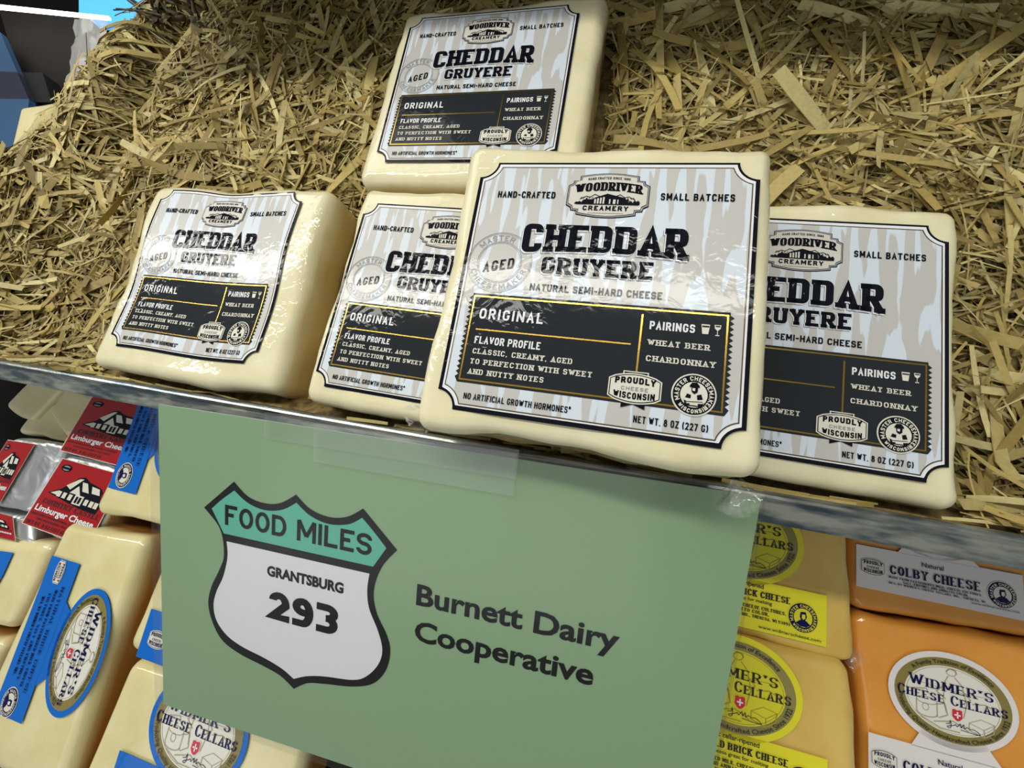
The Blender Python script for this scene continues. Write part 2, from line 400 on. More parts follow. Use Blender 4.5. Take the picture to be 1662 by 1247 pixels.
# ------------------------------------------------------------------ the cheddar gruyere packages
AS = .991
def notch(i, b=0):
    """rectangle with concave corners, inset i (bottom inset i+b)"""
    r = .066 + i; out = []
    def arcp(cx, cy, a0, a1):
        for k in range(9):
            a = a0 + (a1 - a0) * k / 8; out.append((cx + r * math.cos(a), cy + r * math.sin(a)))
    e_ = math.asin(i / r)
    arcp(0, 0, math.pi / 2 - e_, e_); arcp(1, 0, math.pi - e_, math.pi / 2 + e_)
    arcp(1, 1 - b, -math.pi / 2 - e_, -math.pi + e_); arcp(0, 1 - b, -e_, -math.pi / 2 + e_)
    return out
def wood_label(parent, fn, grid, post):
    def P(): return Print(fn)
    kw = dict(grid=grid, post=post)
    p = P(); p.poly(notch(0), 'ink', 1)
    p.poly([(min(.986, max(.014, u)), min(.984, max(.009, v))) for u, v in notch(.009)], 'white', 2)
    p.line(notch(.023), .0035, 'dgold', 3); p.poly(notch(.0255), 'grain', 3)
    lab = p.build('label', parent, 'wood-grain printed paper label with black notched border', **kw)
    # information panel with pinked sides and gold rules
    p = P(); y0, y1, x0, x1 = .559, .899, .056, .944; n = 17; R = []; L = []
    for i in range(n):
        a = y0 + .01 + (y1 - y0 - .02) * i / n; d = (y1 - y0 - .02) / n
        R += [(x1 - .009, a), (x1 + .003, a + d * .5)]; L += [(x0 + .009, a), (x0 - .003, a + d * .5)]
    p.poly([(x0 + .009, y0), (x1 - .009, y0)] + R + [(x1 - .009, y1), (x0 + .009, y1)] + L[::-1], 'ink2', 4)
    p.line(rect(.0725, .5705, .9275, .888), .0055, 'gold', 5)
    p.poly(rect(.099, .6955, .639, .7005), 'gold', 5); p.poly(rect(.6635, .589, .6695, .80), 'gold', 5)
    p.build('info_panel', lab, 'black printed panel with gold rules', **kw)
    # dark lettering on the upper half
    p = P()
    p.add(stext('HAND-CRAFTED', .087, .31, .158, .028, .0052, gap=.42), 'ink', 5)
    p.add(stext('SMALL BATCHES', .684, .924, .156, .028, .0052, gap=.42), 'ink', 5)
    def big(u, v):
        t = (u - .50) / .29; return (u, v + (v - .266) / .108 * (.014 * t * t))
    sh = lambda f, dx, dy: warp(f, lambda u, v: (u + dx, v + dy))
    f = warp(stext('CHEDDAR', .214, .79, .372, .106, .0275, .020, serif=.05, gap=.24, rnd=(.26, .16)), big)
    p.add(sh(f, -.006, .008), 'grey', 4); p.add(sh(f, -.0035, .005), 'white', 4.5); p.add(f, 'ink', 5)
    f = stext('GRUYERE', .30, .684, .464, .066, .0172, .0135, serif=.04, gap=.3, rnd=(.26, .18))
    p.add(sh(f, -.005, .006), 'grey', 4); p.add(sh(f, -.003, .0038), 'white', 4.5); p.add(f, 'ink', 5)
    p.add(stext('NATURAL SEMI-HARD CHEESE', .270, .722, .532, .0265, .0052, gap=.34), 'ink', 5)
    p.add(stext('NO ARTIFICIAL GROWTH HORMONES*', .100, .473, .957, .022, .0036, gap=.34), 'ink', 5)
    p.add(stext('NET WT. 8 OZ (227 G)', .672, .893, .957, .023, .0038, gap=.4), 'ink', 5)
    p.build('lettering', lab, 'dark product name and small print', **kw)
    # white lettering on the panel
    p = P()
    p.add(stext('ORIGINAL', .103, .337, .657, .040, .0075, gap=.5), 'white', 6)
    p.add(stext('FLAVOR PROFILE', .103, .342, .752, .028, .0052, gap=.32), 'white', 6)
    for t, a, b_, y in (('CLASSIC, CREAMY, AGED', .103, .457, .790), ('TO PERFECTION WITH SWEET', .101, .527, .828), ('AND NUTTY NOTES', .100, .370, .866),
                        ('WHEAT BEER', .692, .880, .695), ('CHARDONNAY', .691, .900, .750)):
        p.add(stext(t, a, b_, y, .0195, .0042, .0034, serif=.13, gap=.5), 'offw', 6)
    p.add(stext('PAIRINGS', .692, .832, .640, .029, .0056, gap=.36), 'white', 6)
    p.poly([(.850, .607), (.876, .607), (.872, .640), (.854, .640)], 'offw', 6); p.poly([(.852, .612), (.874, .612), (.8735, .617), (.8525, .617)], 'ink2', 7)
    p.poly([(.889, .606), (.909, .606), (.9075, .618), (.901, .625), (.897, .625), (.8905, .618)], 'offw', 6)
    p.poly(rect(.898, .624, .900, .641), 'offw', 6); p.poly(rect(.893, .640, .905, .643), 'offw', 6); p.poly(rect(.892, .609, .906, .613), 'ink2', 7)
    p.build('panel_lettering', lab, 'white lettering on the black panel', **kw)
    # creamery plate
    p = P()
    def plate(i):
        o = [(.394 + i, .080 - 0), (.394 + i, .060 + i)]
        for k in range(9):
            t = k / 8; o.append((.394 + i + (.212 - 2 * i) * t, .060 + i - .012 * math.sin(t * math.pi)))
        o += [(.606 - i, .060 + i), (.606 - i, .078 + i), (.627 - i, .080 + i), (.630 - i, .092 + i), (.646 - i, .100 + i), (.6465 - i, .184 - i), (.630 - i, .194 - i), (.627 - i, .206 - i), (.606 - i, .208 - i), (.606 - i, .222 - i)]
        for k in range(9):
            t = k / 8; o.append((.606 - i - (.212 - 2 * i) * t, .222 - i + .012 * math.sin(t * math.pi)))
        o += [(.394 + i, .208 - i), (.373 + i, .206 - i), (.370 + i, .194 - i), (.3535 + i, .184 - i), (.354 + i, .100 + i), (.370 + i, .092 + i), (.373 + i, .080 + i)]
        return o
    p.poly(plate(0), 'ink', 4); p.poly(plate(.0028), 'grey', 5); p.poly(plate(.0068), 'ink', 5.5); p.poly(plate(.0083), 'plate', 6)
    ar = lambda u, v: (u, v + .10 * (u - .5) ** 2 / .1 * .55)
    p.add(warp(stext('WOODRIVER', .383, .620, .1235, .036, .0105, .0052, serif=.09, gap=.2, rnd=(.4, .25)), lambda u, v: (u, v + .9 * (u - .5) ** 2)), 'ink', 7)
    p.add(warp(stext('HAND CRAFTED SINCE 1895'.replace('1895', '1880'), .424, .574, .0755, .010, .0019, gap=.5), lambda u, v: (u, v + .9 * (u - .5) ** 2)), 'ink', 7)
    p.add(stext('CREAMERY', .417, .578, .2055, .0195, .0048, gap=.5), 'ink', 7)
    p.poly(rect(.436, .2145, .562, .2165), 'grey', 7)
    rr = random.Random(4)
    for sx in (-1, 1):      # hills and trees either side of the creamery
        base = [(.5 + sx * .115, .180)]
        for k in range(15):
            t = k / 14; base.append((.5 + sx * (.115 - .085 * t), .178 - .016 * t - rr.uniform(0, .011) - .006 * (k % 2)))
        base.append((.5 + sx * .03, .180)); p.poly(base, 'ink', 7)
        p.line([(.5 + sx * .098, .160), (.5 + sx * .075, .147), (.5 + sx * .062, .151), (.5 + sx * .045, .139), (.5 + sx * .025, .148)], .0026, 'ink', 7, False)
        for k in range(5):
            xx = .5 + sx * (.05 + .01 * k); p.line([(xx, .150), (xx + sx * .006, .158)], .002, 'ink', 7, False)
    p.poly([(.452, .180), (.452, .155), (.500, .136), (.560, .152), (.556, .180)], 'ink', 7.5)
    for k in range(4): p.poly(rect(.4555 + .010 * k, .1585 - .0026 * k, .4615 + .010 * k, .178), 'plate', 8)
    p.poly(rect(.508, .159, .513, .178), 'plate', 8); p.poly(rect(.522, .160, .531, .178), 'plate', 8); p.poly(rect(.537, .160, .541, .178), 'plate', 8)
    p.poly(rect(.390, .1795, .612, .1815), 'ink', 8)
    p.build('logo_plate', lab, 'creamery emblem with engraved building', **kw)
    # aged stamp
    p = P(); cx, cy = .140, .429
    for r1, wd in ((.1225, .0024), (.117, .0014), (.0845, .0024), (.079, .0014)): p.line(ell(cx, cy, r1, r1 * .99), wd, 'grey', 4)
    p.add(arc(stext('MASTER', 0, .150, 0, .0225, .0042, gap=.45), cx, cy, .0895, .0885, math.radians(-144), 1 / .104 * .98), 'grey', 4)
    p.add(arc(stext('CHEESEMAKER', 0, .262, 0, .0215, .004, gap=.45), cx, cy, .112, .111, math.radians(160), 1 / .104, up=False), 'grey', 4)
    p.add(stext('AGED', .083, .197, .474, .041, .0068, gap=.55, rise=-.024), 'ink', 5)
    p.build('stamp', lab, 'grey circular aged stamp', **kw)
    badge(P, lab, .6655, .8475, .083, kw, ribbon=True)
    # seal of a cheesemaker with folded arms
    p = P(); cx, cy, r = .8435, .844, .0665
    seal(p, cx, cy, r, r * 1.03, 'offw', 'ink', 6, True); p.build('seal', lab, 'round cheesemaker seal', **kw)
def badge(P, lab, cx, cy, hw, kw, ribbon=False, fr='offw', tx='ink', lv=6, sy=1, name='badge'):
    p = P(); k = hw / .083
    def sh(i):
        o = []
        for s_, y in ((-1, -1), (1, 1)):
            for j in range(11):
                t = j / 10 * 2 - 1; u = (.064 - i * .6) * t * -s_ * -1 if s_ > 0 else (.064 - i * .6) * t
                if s_ > 0: u = -u
                o.append((cx + u * k, cy + y * (.041 - i + .010 * (1 - t * t)) * k * sy))
            e_ = .083 - i; f_ = .030 - i * .5
            o += [(cx - s_ * e_ * k * -1 * 1, cy + y * f_ * k * sy)] if False else [(cx + (e_ if s_ < 0 else -e_) * k, cy + y * f_ * k * sy)]
            o += [(cx + (e_ if s_ < 0 else -e_) * k, cy - y * f_ * k * sy)]
        return o
    if ribbon:
        p.poly([(cx - .037 * k, cy + .04 * k), (cx + .037 * k, cy + .04 * k), (cx + .037 * k, cy + .066 * k), (cx, cy + .052 * k), (cx - .037 * k, cy + .066 * k)], tx, lv)
        p.poly(rect(cx - .040 * k, cy - .0575 * k, cx + .040 * k, cy - .04 * k), fr, lv); p.poly(rect(cx - .036 * k, cy - .054 * k, cx + .036 * k, cy - .04 * k), tx, lv + .5)
    p.poly(sh(0), fr, lv + 1); p.poly(sh(.004), tx if ribbon else 'navy', lv + 1.5); p.poly(sh(.007), fr, lv + 2)
    y = lambda v: cy + v * k * sy
    bend = lambda a: (lambda u, v: (u, v + a * ((u - cx) / (.065 * k)) ** 2 * k * sy))
    p.add(warp(stext('PROUDLY', cx - .063 * k, cx + .063 * k, y(-.016), .021 * k * sy, .0055 * k, gap=.4), bend(.004)), tx, lv + 3)
    p.add(stext('CHEESE', cx - .042 * k, cx + .042 * k, y(.008), .0125 * k * sy, .0026 * k, gap=.45), 'grey' if ribbon else tx, lv + 3)
    p.add(warp(stext('WISCONSIN', cx - .064 * k, cx + .064 * k, y(.036), .0215 * k * sy, .0048 * k, gap=.4), bend(-.004)), tx, lv + 3)
    p.build(name, lab, None, **kw)
def seal(p, cx, cy, rx, ry, fr, dk, lv, arms=False):
    p.poly(ell(cx, cy, rx, ry), fr, lv); p.poly(ell(cx, cy, rx * .93, ry * .93), dk, lv + 1); p.poly(ell(cx, cy, rx * .60, ry * .60), fr, lv + 2)
    k = rx
    p.add(arc(stext('MASTER CHEESEMAKER', 0, 3.85 * k, 0, .21 * k, .045 * k, gap=.45), cx, cy, .66 * rx, .66 * ry, math.radians(-205), 1 / (.80 * k) * .93), fr, lv + 3)
    p.add(arc(stext('WISCONSIN', 0, 1.45 * k, 0, .19 * k, .042 * k, gap=.5), cx, cy, .87 * rx, .87 * ry, math.radians(143), 1 / (.80 * k) * .98, up=False), fr, lv + 3)
    q = lambda pts: [(cx + a * rx, cy + b_ * ry) for a, b_ in pts]
    if arms:
        p.poly(q([(-.20, -.42), (-.12, -.56), (.10, -.58), (.22, -.44), (.24, -.34), (-.22, -.34)]), dk, lv + 3)
        p.poly(q([(-.14, -.34), (.16, -.34), (.15, -.12), (.02, -.02), (-.11, -.12)]), dk, lv + 3.5)
        p.poly(q([(-.09, -.30), (.04, -.30), (.03, -.16), (-.08, -.18)]), fr, lv + 4)
        p.poly(q([(-.30, -.02), (.0, .06), (.32, -.05), (.44, .30), (.40, .55), (-.38, .55), (-.42, .28)]), dk, lv + 3)
        p.poly(q([(-.12, -.02), (.12, -.02), (.20, .5), (-.16, .5)]), fr, lv + 4)
        p.poly(q([(-.52, .24), (-.40, .18), (.36, .26), (.38, .36), (-.30, .34)]), fr, lv + 5)
        p.poly(q([(.50, .22), (.40, .20), (-.34, .36), (-.30, .44), (.34, .40), (.52, .32)]), fr, lv + 4.5)
        p.line(q([(-.34, .365), (.38, .31)]), .03 * k, dk, lv + 6, False)
    else:
        p.poly(q([(-.18, -.36), (.16, -.40), (.24, -.08), (.10, .20), (-.12, .20), (-.22, -.05)]), dk, lv + 3)
        p.poly(q([(-.10, -.22), (.12, -.24), (.13, .0), (.0, .12), (-.10, .02)]), fr, lv + 4)
        p.poly(q([(-.48, .38), (-.2, .16), (.2, .16), (.46, .38), (.2, .56), (-.2, .56)]), dk, lv + 3)

GW = 'cheddar gruyere packages on the straw'
def wood_cheese(label, lx, ly, lh, th, tx, ty, x0, x1, y0, y1, T=.31, seed=0, wfn=None, r=.055, tails=()):
    """lx,ly,lh = label centre; x0..y1 = face extents measured from the label centre"""
    root = thing('cheese_package', label, 'cheese', lx, ly, lh, th, GW, (tx, ty))
    W = x1 - x0; H = y1 - y0; cx = (x0 + x1) / 2; cy = (y0 + y1) / 2
    vv, ff = slab(W, H, T, r, (16, 16, 4), .012, seed, (.505, .50))
    vv = [(x + cx, y + cy, z + .003) for x, y, z in vv]
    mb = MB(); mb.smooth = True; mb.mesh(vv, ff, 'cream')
    g = None
    if wfn:
        ts = [(-.5 + i / 20) for i in range(1, 20)]; g = ((0, ts), (1, ts))
    mb.build('cheese_block', root, post=wfn)
    wood_label(root, lambda u, v, l: (u - .5, (v - .5) * AS, -DZ * l - .002), g, wfn)
    for i, (a, b_, c, s_, d) in enumerate(tails):
        crinkle(a, b_, c, s_, seed * 9 + i, d).build('film_tail', root, 'crinkled clear wrapping end')
    return root
wood_cheese('front cheddar gruyere package, fully visible, resting on top of two others at the shelf edge', -.0335, -.6253, 1.2383, -.0063, .0214, .0057,
            -.572, .555, -.585, .570, .305, 1, tails=((.545, .575, .18, .085, (.5, .8, .35)), (-.585, .50, .17, .08, (-.8, .6, .3))))
def wleft(x, y, z):
    e_ = math.exp(-((x + .02) / .16) ** 2) * max(0, -y - .25) / .35
    x2 = x + .012 * math.sin(y * 7 + 1) * max(0, -x + .1) + .006 * math.sin(y * 11)
    y2 = y + .022 * e_ + .010 * math.sin(x * 6 + .5) * (abs(y) + .2)
    z2 = z + (.006 * math.cos(x * 5.0) * (1 - z / .35) + .007 * math.sin(y * 6) * (1 - z / .35) if z < .35 else 0)
    return (x2, y2, z2)
wood_cheese('leftmost cheddar gruyere package with wavy label, standing alone on the straw', -2.1649, -.7171, 1.575, -.0131, .012, .0103,
            -.60, .655, -.545, .63, .30, 2, wleft, .07, tails=((.56, .60, .26, .075, (.5, .8, .1)),))
wood_cheese('rearmost cheddar gruyere package, highest on the straw, top cut by the frame', -.8231, -1.9344, 1.5763, -.0083, .0095, .0068,
            -.585, .635, -.575, .610, .31, 3, None, .065)
wood_cheese('cheddar gruyere package half hidden behind the left edge of the front one', -.7846, -.6592, 1.560, .0188, -.0016, -.0051,
            -.545, .60, -.600, .575, .30, 4)
wood_cheese('rightmost cheddar gruyere package, left part hidden behind the front one', .7521, -.6614, 1.5758, .009, .0394, -.0062,
            -.55, .553, -.585, .578, .30, 5)

# ------------------------------------------------------------------ straw bed
BL = [(-2.80, -1.50, -1.28, -.07), (-1.45, -.15, -2.56, -1.28), (-1.35, -.17, -1.28, -.07), (.17, 1.33, -1.26, -.07)]
def left_edge(y):
    pts = [(-4.1, -4.45), (-3.55, -4.50), (-3.25, -4.55), (-2.95, -4.74), (-2.6, -4.76), (-2.2, -4.74), (-1.9, -4.85), (-1.5, -5.12), (0, -5.4)]
    pts = [(a * .93, b_ * .93) for a, b_ in pts]
    for (a, b_), (c, d) in zip(pts, pts[1:]):
        if a <= y <= c: return b_ + (d - b_) * (y - a) / (c - a)
    return pts[0][1] if y < pts[0][0] else pts[-1][1]
def bed_h(x, y):
    h = 1.885 + .05 * mnoise.noise(Vector((x * .9, y * .9, 3))) + .02 * mnoise.noise(Vector((x * 3, y * 3, 1)))
    if y > -.30: h -= (y + .30) / .30 * .27
    if y < -2.3: h += (-2.3 - y) * .10
    # left heap: closer to the viewer, ending in a rounded edge; a crease separates it
    l = -3.80 + .08 * math.sin(y * 3)
    if x < l:
        t = min(1, (l - x) / .45); h -= .13 * math.sin(t * math.pi / 2)
    if y < -1.4: h += .22 * math.exp(-((x - l) / .15) ** 2) * min(1, (-1.4 - y) / .6)
    e_ = left_edge(y) + .25
    if x < e_: h += min(1, (e_ - x) / .3) ** 2 * .16
    return h
bed = thing('straw_bed', 'bed of tan shredded paper straw behind the cheese packages', 'straw', 0, 0, 0)
nx, ny = 110, 56; mb = MB(); mb.smooth = True
vv = []; ff = []
for j in range(ny + 1):
    y = -3.85 + 3.815 * j / ny; xl = left_edge(y) + .06
    for i in range(nx + 1):
        x = xl + (3.2 - xl) * i / nx; vv.append((x, y, bed_h(x, y) + .05))
for j in range(ny):
    for i in range(nx): k = j * (nx + 1) + i; ff.append((k, k + 1, k + nx + 2, k + nx + 1))
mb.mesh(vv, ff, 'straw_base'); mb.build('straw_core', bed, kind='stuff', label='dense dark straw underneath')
# straw material: colour per strip from an attribute, fibres along it
mt = pm('straw_paper', '#b59c62', .62, spec=.35); M['straw'] = mt; nt = mt.node_tree; N = nt.nodes; b = N['Principled BSDF']
at = N.new('ShaderNodeAttribute'); at.attribute_name = 'tone'; tc = N.new('ShaderNodeTexCoord'); nz = N.new('ShaderNodeTexNoise'); nz.inputs['Scale'].default_value = 700
hs = N.new('ShaderNodeMapRange'); hs.inputs[3].default_value = .78; hs.inputs[4].default_value = 1.16
mx = N.new('ShaderNodeVectorMath'); mx.operation = 'SCALE'
nt.links.new(tc.outputs['Object'], nz.inputs['Vector']); nt.links.new(nz.outputs[0], hs.inputs[0]); nt.links.new(at.outputs['Color'], mx.inputs[0]); nt.links.new(hs.outputs[0], mx.inputs['Scale']); nt.links.new(mx.outputs[0], b.inputs['Base Color'])
rng = random.Random(11)
TONES = [lin(c)[:3] for c in ('#cbb978', '#bfab6a', '#d6c88c', '#b29b58', '#bba666', '#c6b16a', '#a28d4e', '#d8ca8e', '#ae985c')]
def strip(x, y, L, wd, ang, lift, tilt, seg=5, curl=0, twist=0, bend=0, roll=0):
    """centre line points and half widths of a paper strip lying on the bed"""
    ca, sa = math.cos(ang), math.sin(ang); pts = []
    h0 = bed_h(x, y)
    for i in range(seg + 1):
        t = i / seg - .5; s = t * L
        px = x + ca * s - sa * bend * (t * t - .1) * L; py = y + sa * s + ca * bend * (t * t - .1) * L
        pts.append(Vector((px, py, .6 * bed_h(px, min(py, -.04)) + .4 * h0 - lift + tilt * s + curl * (t * t - .1) * L)))
    va = []
    for i, p in enumerate(pts):
        d = (pts[min(i + 1, seg)] - pts[max(i - 1, 0)]).normalized()
        a = roll + twist * (i / seg - .5)
        nrm_ = Vector((0, 0, -1)); sd = d.cross(nrm_).normalized(); up = sd.cross(d)
        s_ = (sd * math.cos(a) + up * math.sin(a)) * wd * (.5 if 0 < i < seg else .44)
        va += [p - s_, p + s_]
    return va
def bad(va, m_=.0):
    for p in va:
        for x0, x1, y0, y1 in BL:
            if x0 - m_ < p.x < x1 + m_ and y0 - m_ < p.y < y1 + m_: return True
        if p.y > -.03 or p.x < left_edge(p.y) - .22: return True
        if p.x > -.7 and p.x < .6 and p.y > -1.25 and p.z < 1.56: return True
    return False
V = []; F = []; C = []
target_n = 46500; made = 0
while made < target_n:
    y = -3.8 + 3.78 * rng.random(); xl = left_edge(y) - .05; x = xl + (3.15 - xl) * rng.random()
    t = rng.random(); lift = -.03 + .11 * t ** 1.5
    big_ = rng.random()
    L = rng.uniform(.14, .42) if big_ < .8 else rng.uniform(.4, .8)
    wd = rng.choice((.005, .007, .008, .010, .012, .015, .018, .024, .032))
    if big_ > .98: wd = rng.uniform(.035, .055)
    va = strip(x, y, L, wd, rng.uniform(0, math.pi), lift, rng.gauss(0, .16), 5, rng.gauss(0, .15), rng.gauss(0, .6), rng.gauss(0, .12), rng.gauss(0, .4))
    made += 1
    if bad(va): continue
    k = len(V); V += va; F += [(k + 2 * i, k + 2 * i + 2, k + 2 * i + 3, k + 2 * i + 1) for i in range(5)]
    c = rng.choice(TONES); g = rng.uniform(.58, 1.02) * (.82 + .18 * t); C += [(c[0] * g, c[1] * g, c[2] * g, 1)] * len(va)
for k_ in range(520):     # long wisps laid along the shelf edge
    x = rng.uniform(-5.2, 3.1); y = -.05 - .07 * rng.random()
    va = strip(x, y, rng.uniform(.12, .5), rng.choice((.008, .012, .018)), rng.gauss(0, .14), .0, rng.gauss(0, .05), 5, rng.gauss(0, .1), rng.gauss(0, .5), rng.gauss(0, .06))
    if bad(va) : continue
    k = len(V); V += va; F += [(k + 2 * i, k + 2 * i + 2, k + 2 * i + 3, k + 2 * i + 1) for i in range(5)]
    c = rng.choice(TONES); C += [(c[0] * .92, c[1] * .92, c[2] * .9, 1)] * len(va)
me = bpy.data.meshes.new('straw'); me.from_pydata([tuple(v * U) for v in V], [], F); me.materials.append(M['straw'])
ca_ = me.color_attributes.new('tone', 'FLOAT_COLOR', 'POINT'); ca_.data.foreach_set('color', np.array(C, dtype=np.float32).ravel()); me.update()
so = bpy.data.objects.new('straw', me); col.objects.link(so); so.parent = bed; so['kind'] = 'stuff'
# the broad strips one can pick out singly
made = 0
SPOTS = [(-2.9, -2.2, .62, .07, -.45), (-1.72, -2.35, .3, .06, 1.45), (.35, -1.75, .75, .06, .15), (1.0, -1.85, .8, .08, .75), (.75, -1.5, .35, .07, 2.2), (-3.5, -.55, .75, .06, 2.6)]
while made < 285:
    if made < len(SPOTS): x, y, L, wd, an = SPOTS[made]
    else:
        y = -3.3 + 3.2 * rng.random(); xl = left_edge(y); x = xl + (2.5 - xl) * rng.random(); L = rng.uniform(.3, .8); wd = rng.uniform(.026, .055); an = rng.uniform(0, math.pi)
    va = strip(x, y, L, wd, an, .06 + .04 * rng.random(), rng.gauss(0, .10), 6, rng.gauss(0, .13), rng.gauss(0, .5), rng.gauss(0, .13), rng.gauss(0, .25))
    if bad(va):
        if made < len(SPOTS): SPOTS[made] = (x + .05, y - .1, L * .9, wd, an)
        continue
    n_ = len(va); tk = .004
    vb = [tuple(p * U) for p in va] + [tuple((p + Vector((0, 0, tk))) * U) for p in va]
    fs = []
    for i in range(6):
        a = 2 * i; fs += [(a, a + 2, a + 3, a + 1), (n_ + a, n_ + a + 1, n_ + a + 3, n_ + a + 2), (a, n_ + a, n_ + a + 2, a + 2), (a + 1, a + 3, n_ + a + 3, n_ + a + 1)]
    fs += [(0, 1, n_ + 1, n_), (n_ - 2, 2 * n_ - 2, 2 * n_ - 1, n_ - 1)]
    me = bpy.data.meshes.new('straw_strip'); me.from_pydata(vb, [], fs); me.materials.append(M['straw'])
    c = rng.choice(TONES); g = rng.uniform(.72, 1.02)
    ca_ = me.color_attributes.new('tone', 'FLOAT_COLOR', 'POINT'); ca_.data.foreach_set('color', [c[0] * g, c[1] * g, c[2] * g, 1] * (2 * n_))
    o = bpy.data.objects.new('straw_strip', me); col.objects.link(o); o.parent = bed; made += 1

# ------------------------------------------------------------------ shelf
shelf = thing('display_shelf', 'galvanised metal display shelf with rounded front edge under the straw', 'shelf', 0, 0, 0)
prof = []   # (y, h) rounded bead and flat face
for k in range(9):
    a = math.pi * k / 8; prof.append((-.018 - .026 * math.sin(a), 1.622 - .034 * math.cos(a)))
prof = [(.072, 1.600), (.064, 1.596), (-.0, 1.600)] + prof + [(.0, 1.655), (.072, 1.655)]
mb = MB(); mb.smooth = False; xs = (-5.8, 3.5); n = len(prof)
v = [(x, a, b_) for x in xs for a, b_ in prof]; mb.mesh(v, [(i, (i + 1) % n, n + (i + 1) % n, n + i) for i in range(n)] + [tuple(range(n)), tuple(range(2 * n - 1, n - 1, -1))], 'metal')
mb.build('front_edge', shelf, 'mottled grey metal rail')
tn = math.tan(TILT)
mb = MB(); q = [(.060, 1.655), (.060 - 1.3 * tn, 2.955), (.10 - 1.3 * tn, 2.955), (.10, 1.655)]; q[3] = (.072, 1.655)
v = [(x, a, b_) for x in xs for a, b_ in q]; mb.mesh(v, [(i, (i + 1) % 4, 4 + (i + 1) % 4, 4 + i) for i in range(4)] + [(0, 1, 2, 3), (7, 6, 5, 4)], 'metal'); mb.build('shelf_board', shelf)
# case body: dark deck behind the lower tier, back wall and an added unseen panel that shades the top of the straw
def slopebox(name, a, bb, mat, label=None, cat=None, kind=None):
    mb = MB(); x0, y0, z0 = a; x1, y1, z1 = bb
    mb.box((x0, y0, z0), (x1, y1, z1), mat); o = mb.build(name); o.location = C0; o.rotation_euler = MS.to_euler()
    if label: o['label'] = label
    if cat: o['category'] = cat
    if kind: o['kind'] = kind
    return o
slopebox('back_wall', (-24, -22, 6.6), (14, 12, 6.8), 'deck', 'dark back wall far behind everything', 'panel')
slopebox('display_deck', (-5.8, -.05, 2.72), (3.5, 3.4, 2.80), 'deck', 'dark sloping deck behind the lower row of cheeses', 'shelf')
mb = MB(); q = [(-2.5, .85), (-4.3, 2.25), (-4.4, 2.2), (-2.6, .80)]
v = [(x, a, b_) for x in (-3.6, 3.2) for a, b_ in q]; mb.mesh(v, [(i, (i + 1) % 4, 4 + (i + 1) % 4, 4 + i) for i in range(4)] + [(0, 1, 2, 3), (7, 6, 5, 4)], 'upper')
o = mb.build('shade_panel'); o.location = C0; o.rotation_euler = MS.to_euler(); o['label'] = 'unseen grey panel added above the straw to shade its top'; o['category'] = 'shelf'

# ------------------------------------------------------------------ hanging sign
sg = thing('food_miles_sign', 'sage green paper sign with black-edged road shield hanging from the shelf edge', 'sign', 0, 0, 0)
R3 = Matrix(((.9995, .0151, -.0263), (-.0226, .9499, -.3118), (.0203, .3122, .9498)))
sg.location = SW(-2.0672, .045, 1.5017); sg.rotation_euler = (MS @ R3).to_euler()
SWd, SHt = 2.718, 1.672
sf = lambda u, v, l: (u, v, -DZ * l)
p = Print(sf)
def rr(x0, y0, x1, y1, r, n=5):
    o = []
    for cx, cy, a in ((x1 - r, y0 + r, -90), (x1 - r, y1 - r, 0), (x0 + r, y1 - r, 90), (x0 + r, y0 + r, 180)):
        for k in range(n + 1): t = math.radians(a + 90 * k / n); o.append((cx + r * math.cos(t), cy + r * math.sin(t)))
    return o
mb = MB(); o_ = rect(0, 0, SWd, SHt); mb.face([(a, c, 0) for a, c in o_], 'signgreen'); mb.face([(a, c, .006) for a, c in o_[::-1]], 'swhite')
for i in range(4): a = o_[i]; c = o_[(i + 1) % 4]; mb.face([(*a, 0), (*c, 0), (*c, .006), (*a, .006)], 'swhite')
paper = mb.build('paper', sg)
def bez(pts, n=7):
    """smooth open spline through points (Catmull-Rom)"""
    out = []; P_ = [pts[0]] + list(pts) + [pts[-1]]
    for i in range(1, len(P_) - 2):
        p0, p1, p2, p3 = [Vector(q) for q in P_[i - 1:i + 3]]
        for k in range(n):
            t = k / n; out.append(tuple(.5 * ((2 * p1) + (p2 - p0) * t + (2 * p0 - 5 * p1 + 4 * p2 - p3) * t * t + (3 * p1 - p0 - 3 * p2 + p3) * t ** 3)))
    out.append(tuple(pts[-1])); return out
outer = bez([(.449, .324), (.53, .385), (.624, .402), (.71, .385), (.793, .329)])[:-1] + bez([(.793, .329), (.87, .385), (.968, .406), (1.06, .388), (1.139, .334)])[:-1] + [(1.139, .334)] + \
    bez([(1.315, .497), (1.247, .592), (1.213, .713), (1.232, .82), (1.290, .92), (1.312, 1.0), (1.295, 1.10), (1.235, 1.185), (1.13, 1.232), (.977, 1.262), (.885, 1.285), (.81, 1.338)])[:-1] + \
    bez([(.81, 1.338), (.73, 1.288), (.633, 1.262), (.49, 1.232), (.385, 1.185), (.325, 1.10), (.298, 1.0), (.318, .90), (.365, .80), (.392, .713), (.369, .583), (.274, .487)])
def inset(pts, d):
    n = len(pts); out = []; A_ = sum(pts[i][0] * pts[(i + 1) % n][1] - pts[(i + 1) % n][0] * pts[i][1] for i in range(n)); s_ = 1 if A_ > 0 else -1
    for i in range(n):
        a = Vector(pts[i]) - Vector(pts[i - 1]); c = Vector(pts[(i + 1) % n]) - Vector(pts[i])
        if a.length < 1e-7: a = c
        if c.length < 1e-7: c = a
        a.normalize(); c.normalize(); t = (a + c).normalized(); nn = Vector((-t.y, t.x)) * s_; na = Vector((-a.y, a.x)) * s_
        out.append(tuple(Vector(pts[i]) + nn * d / max(.6, na.dot(nn))))
    return out
shm = Print(sf); shm.poly(outer, 'sblack', 1)
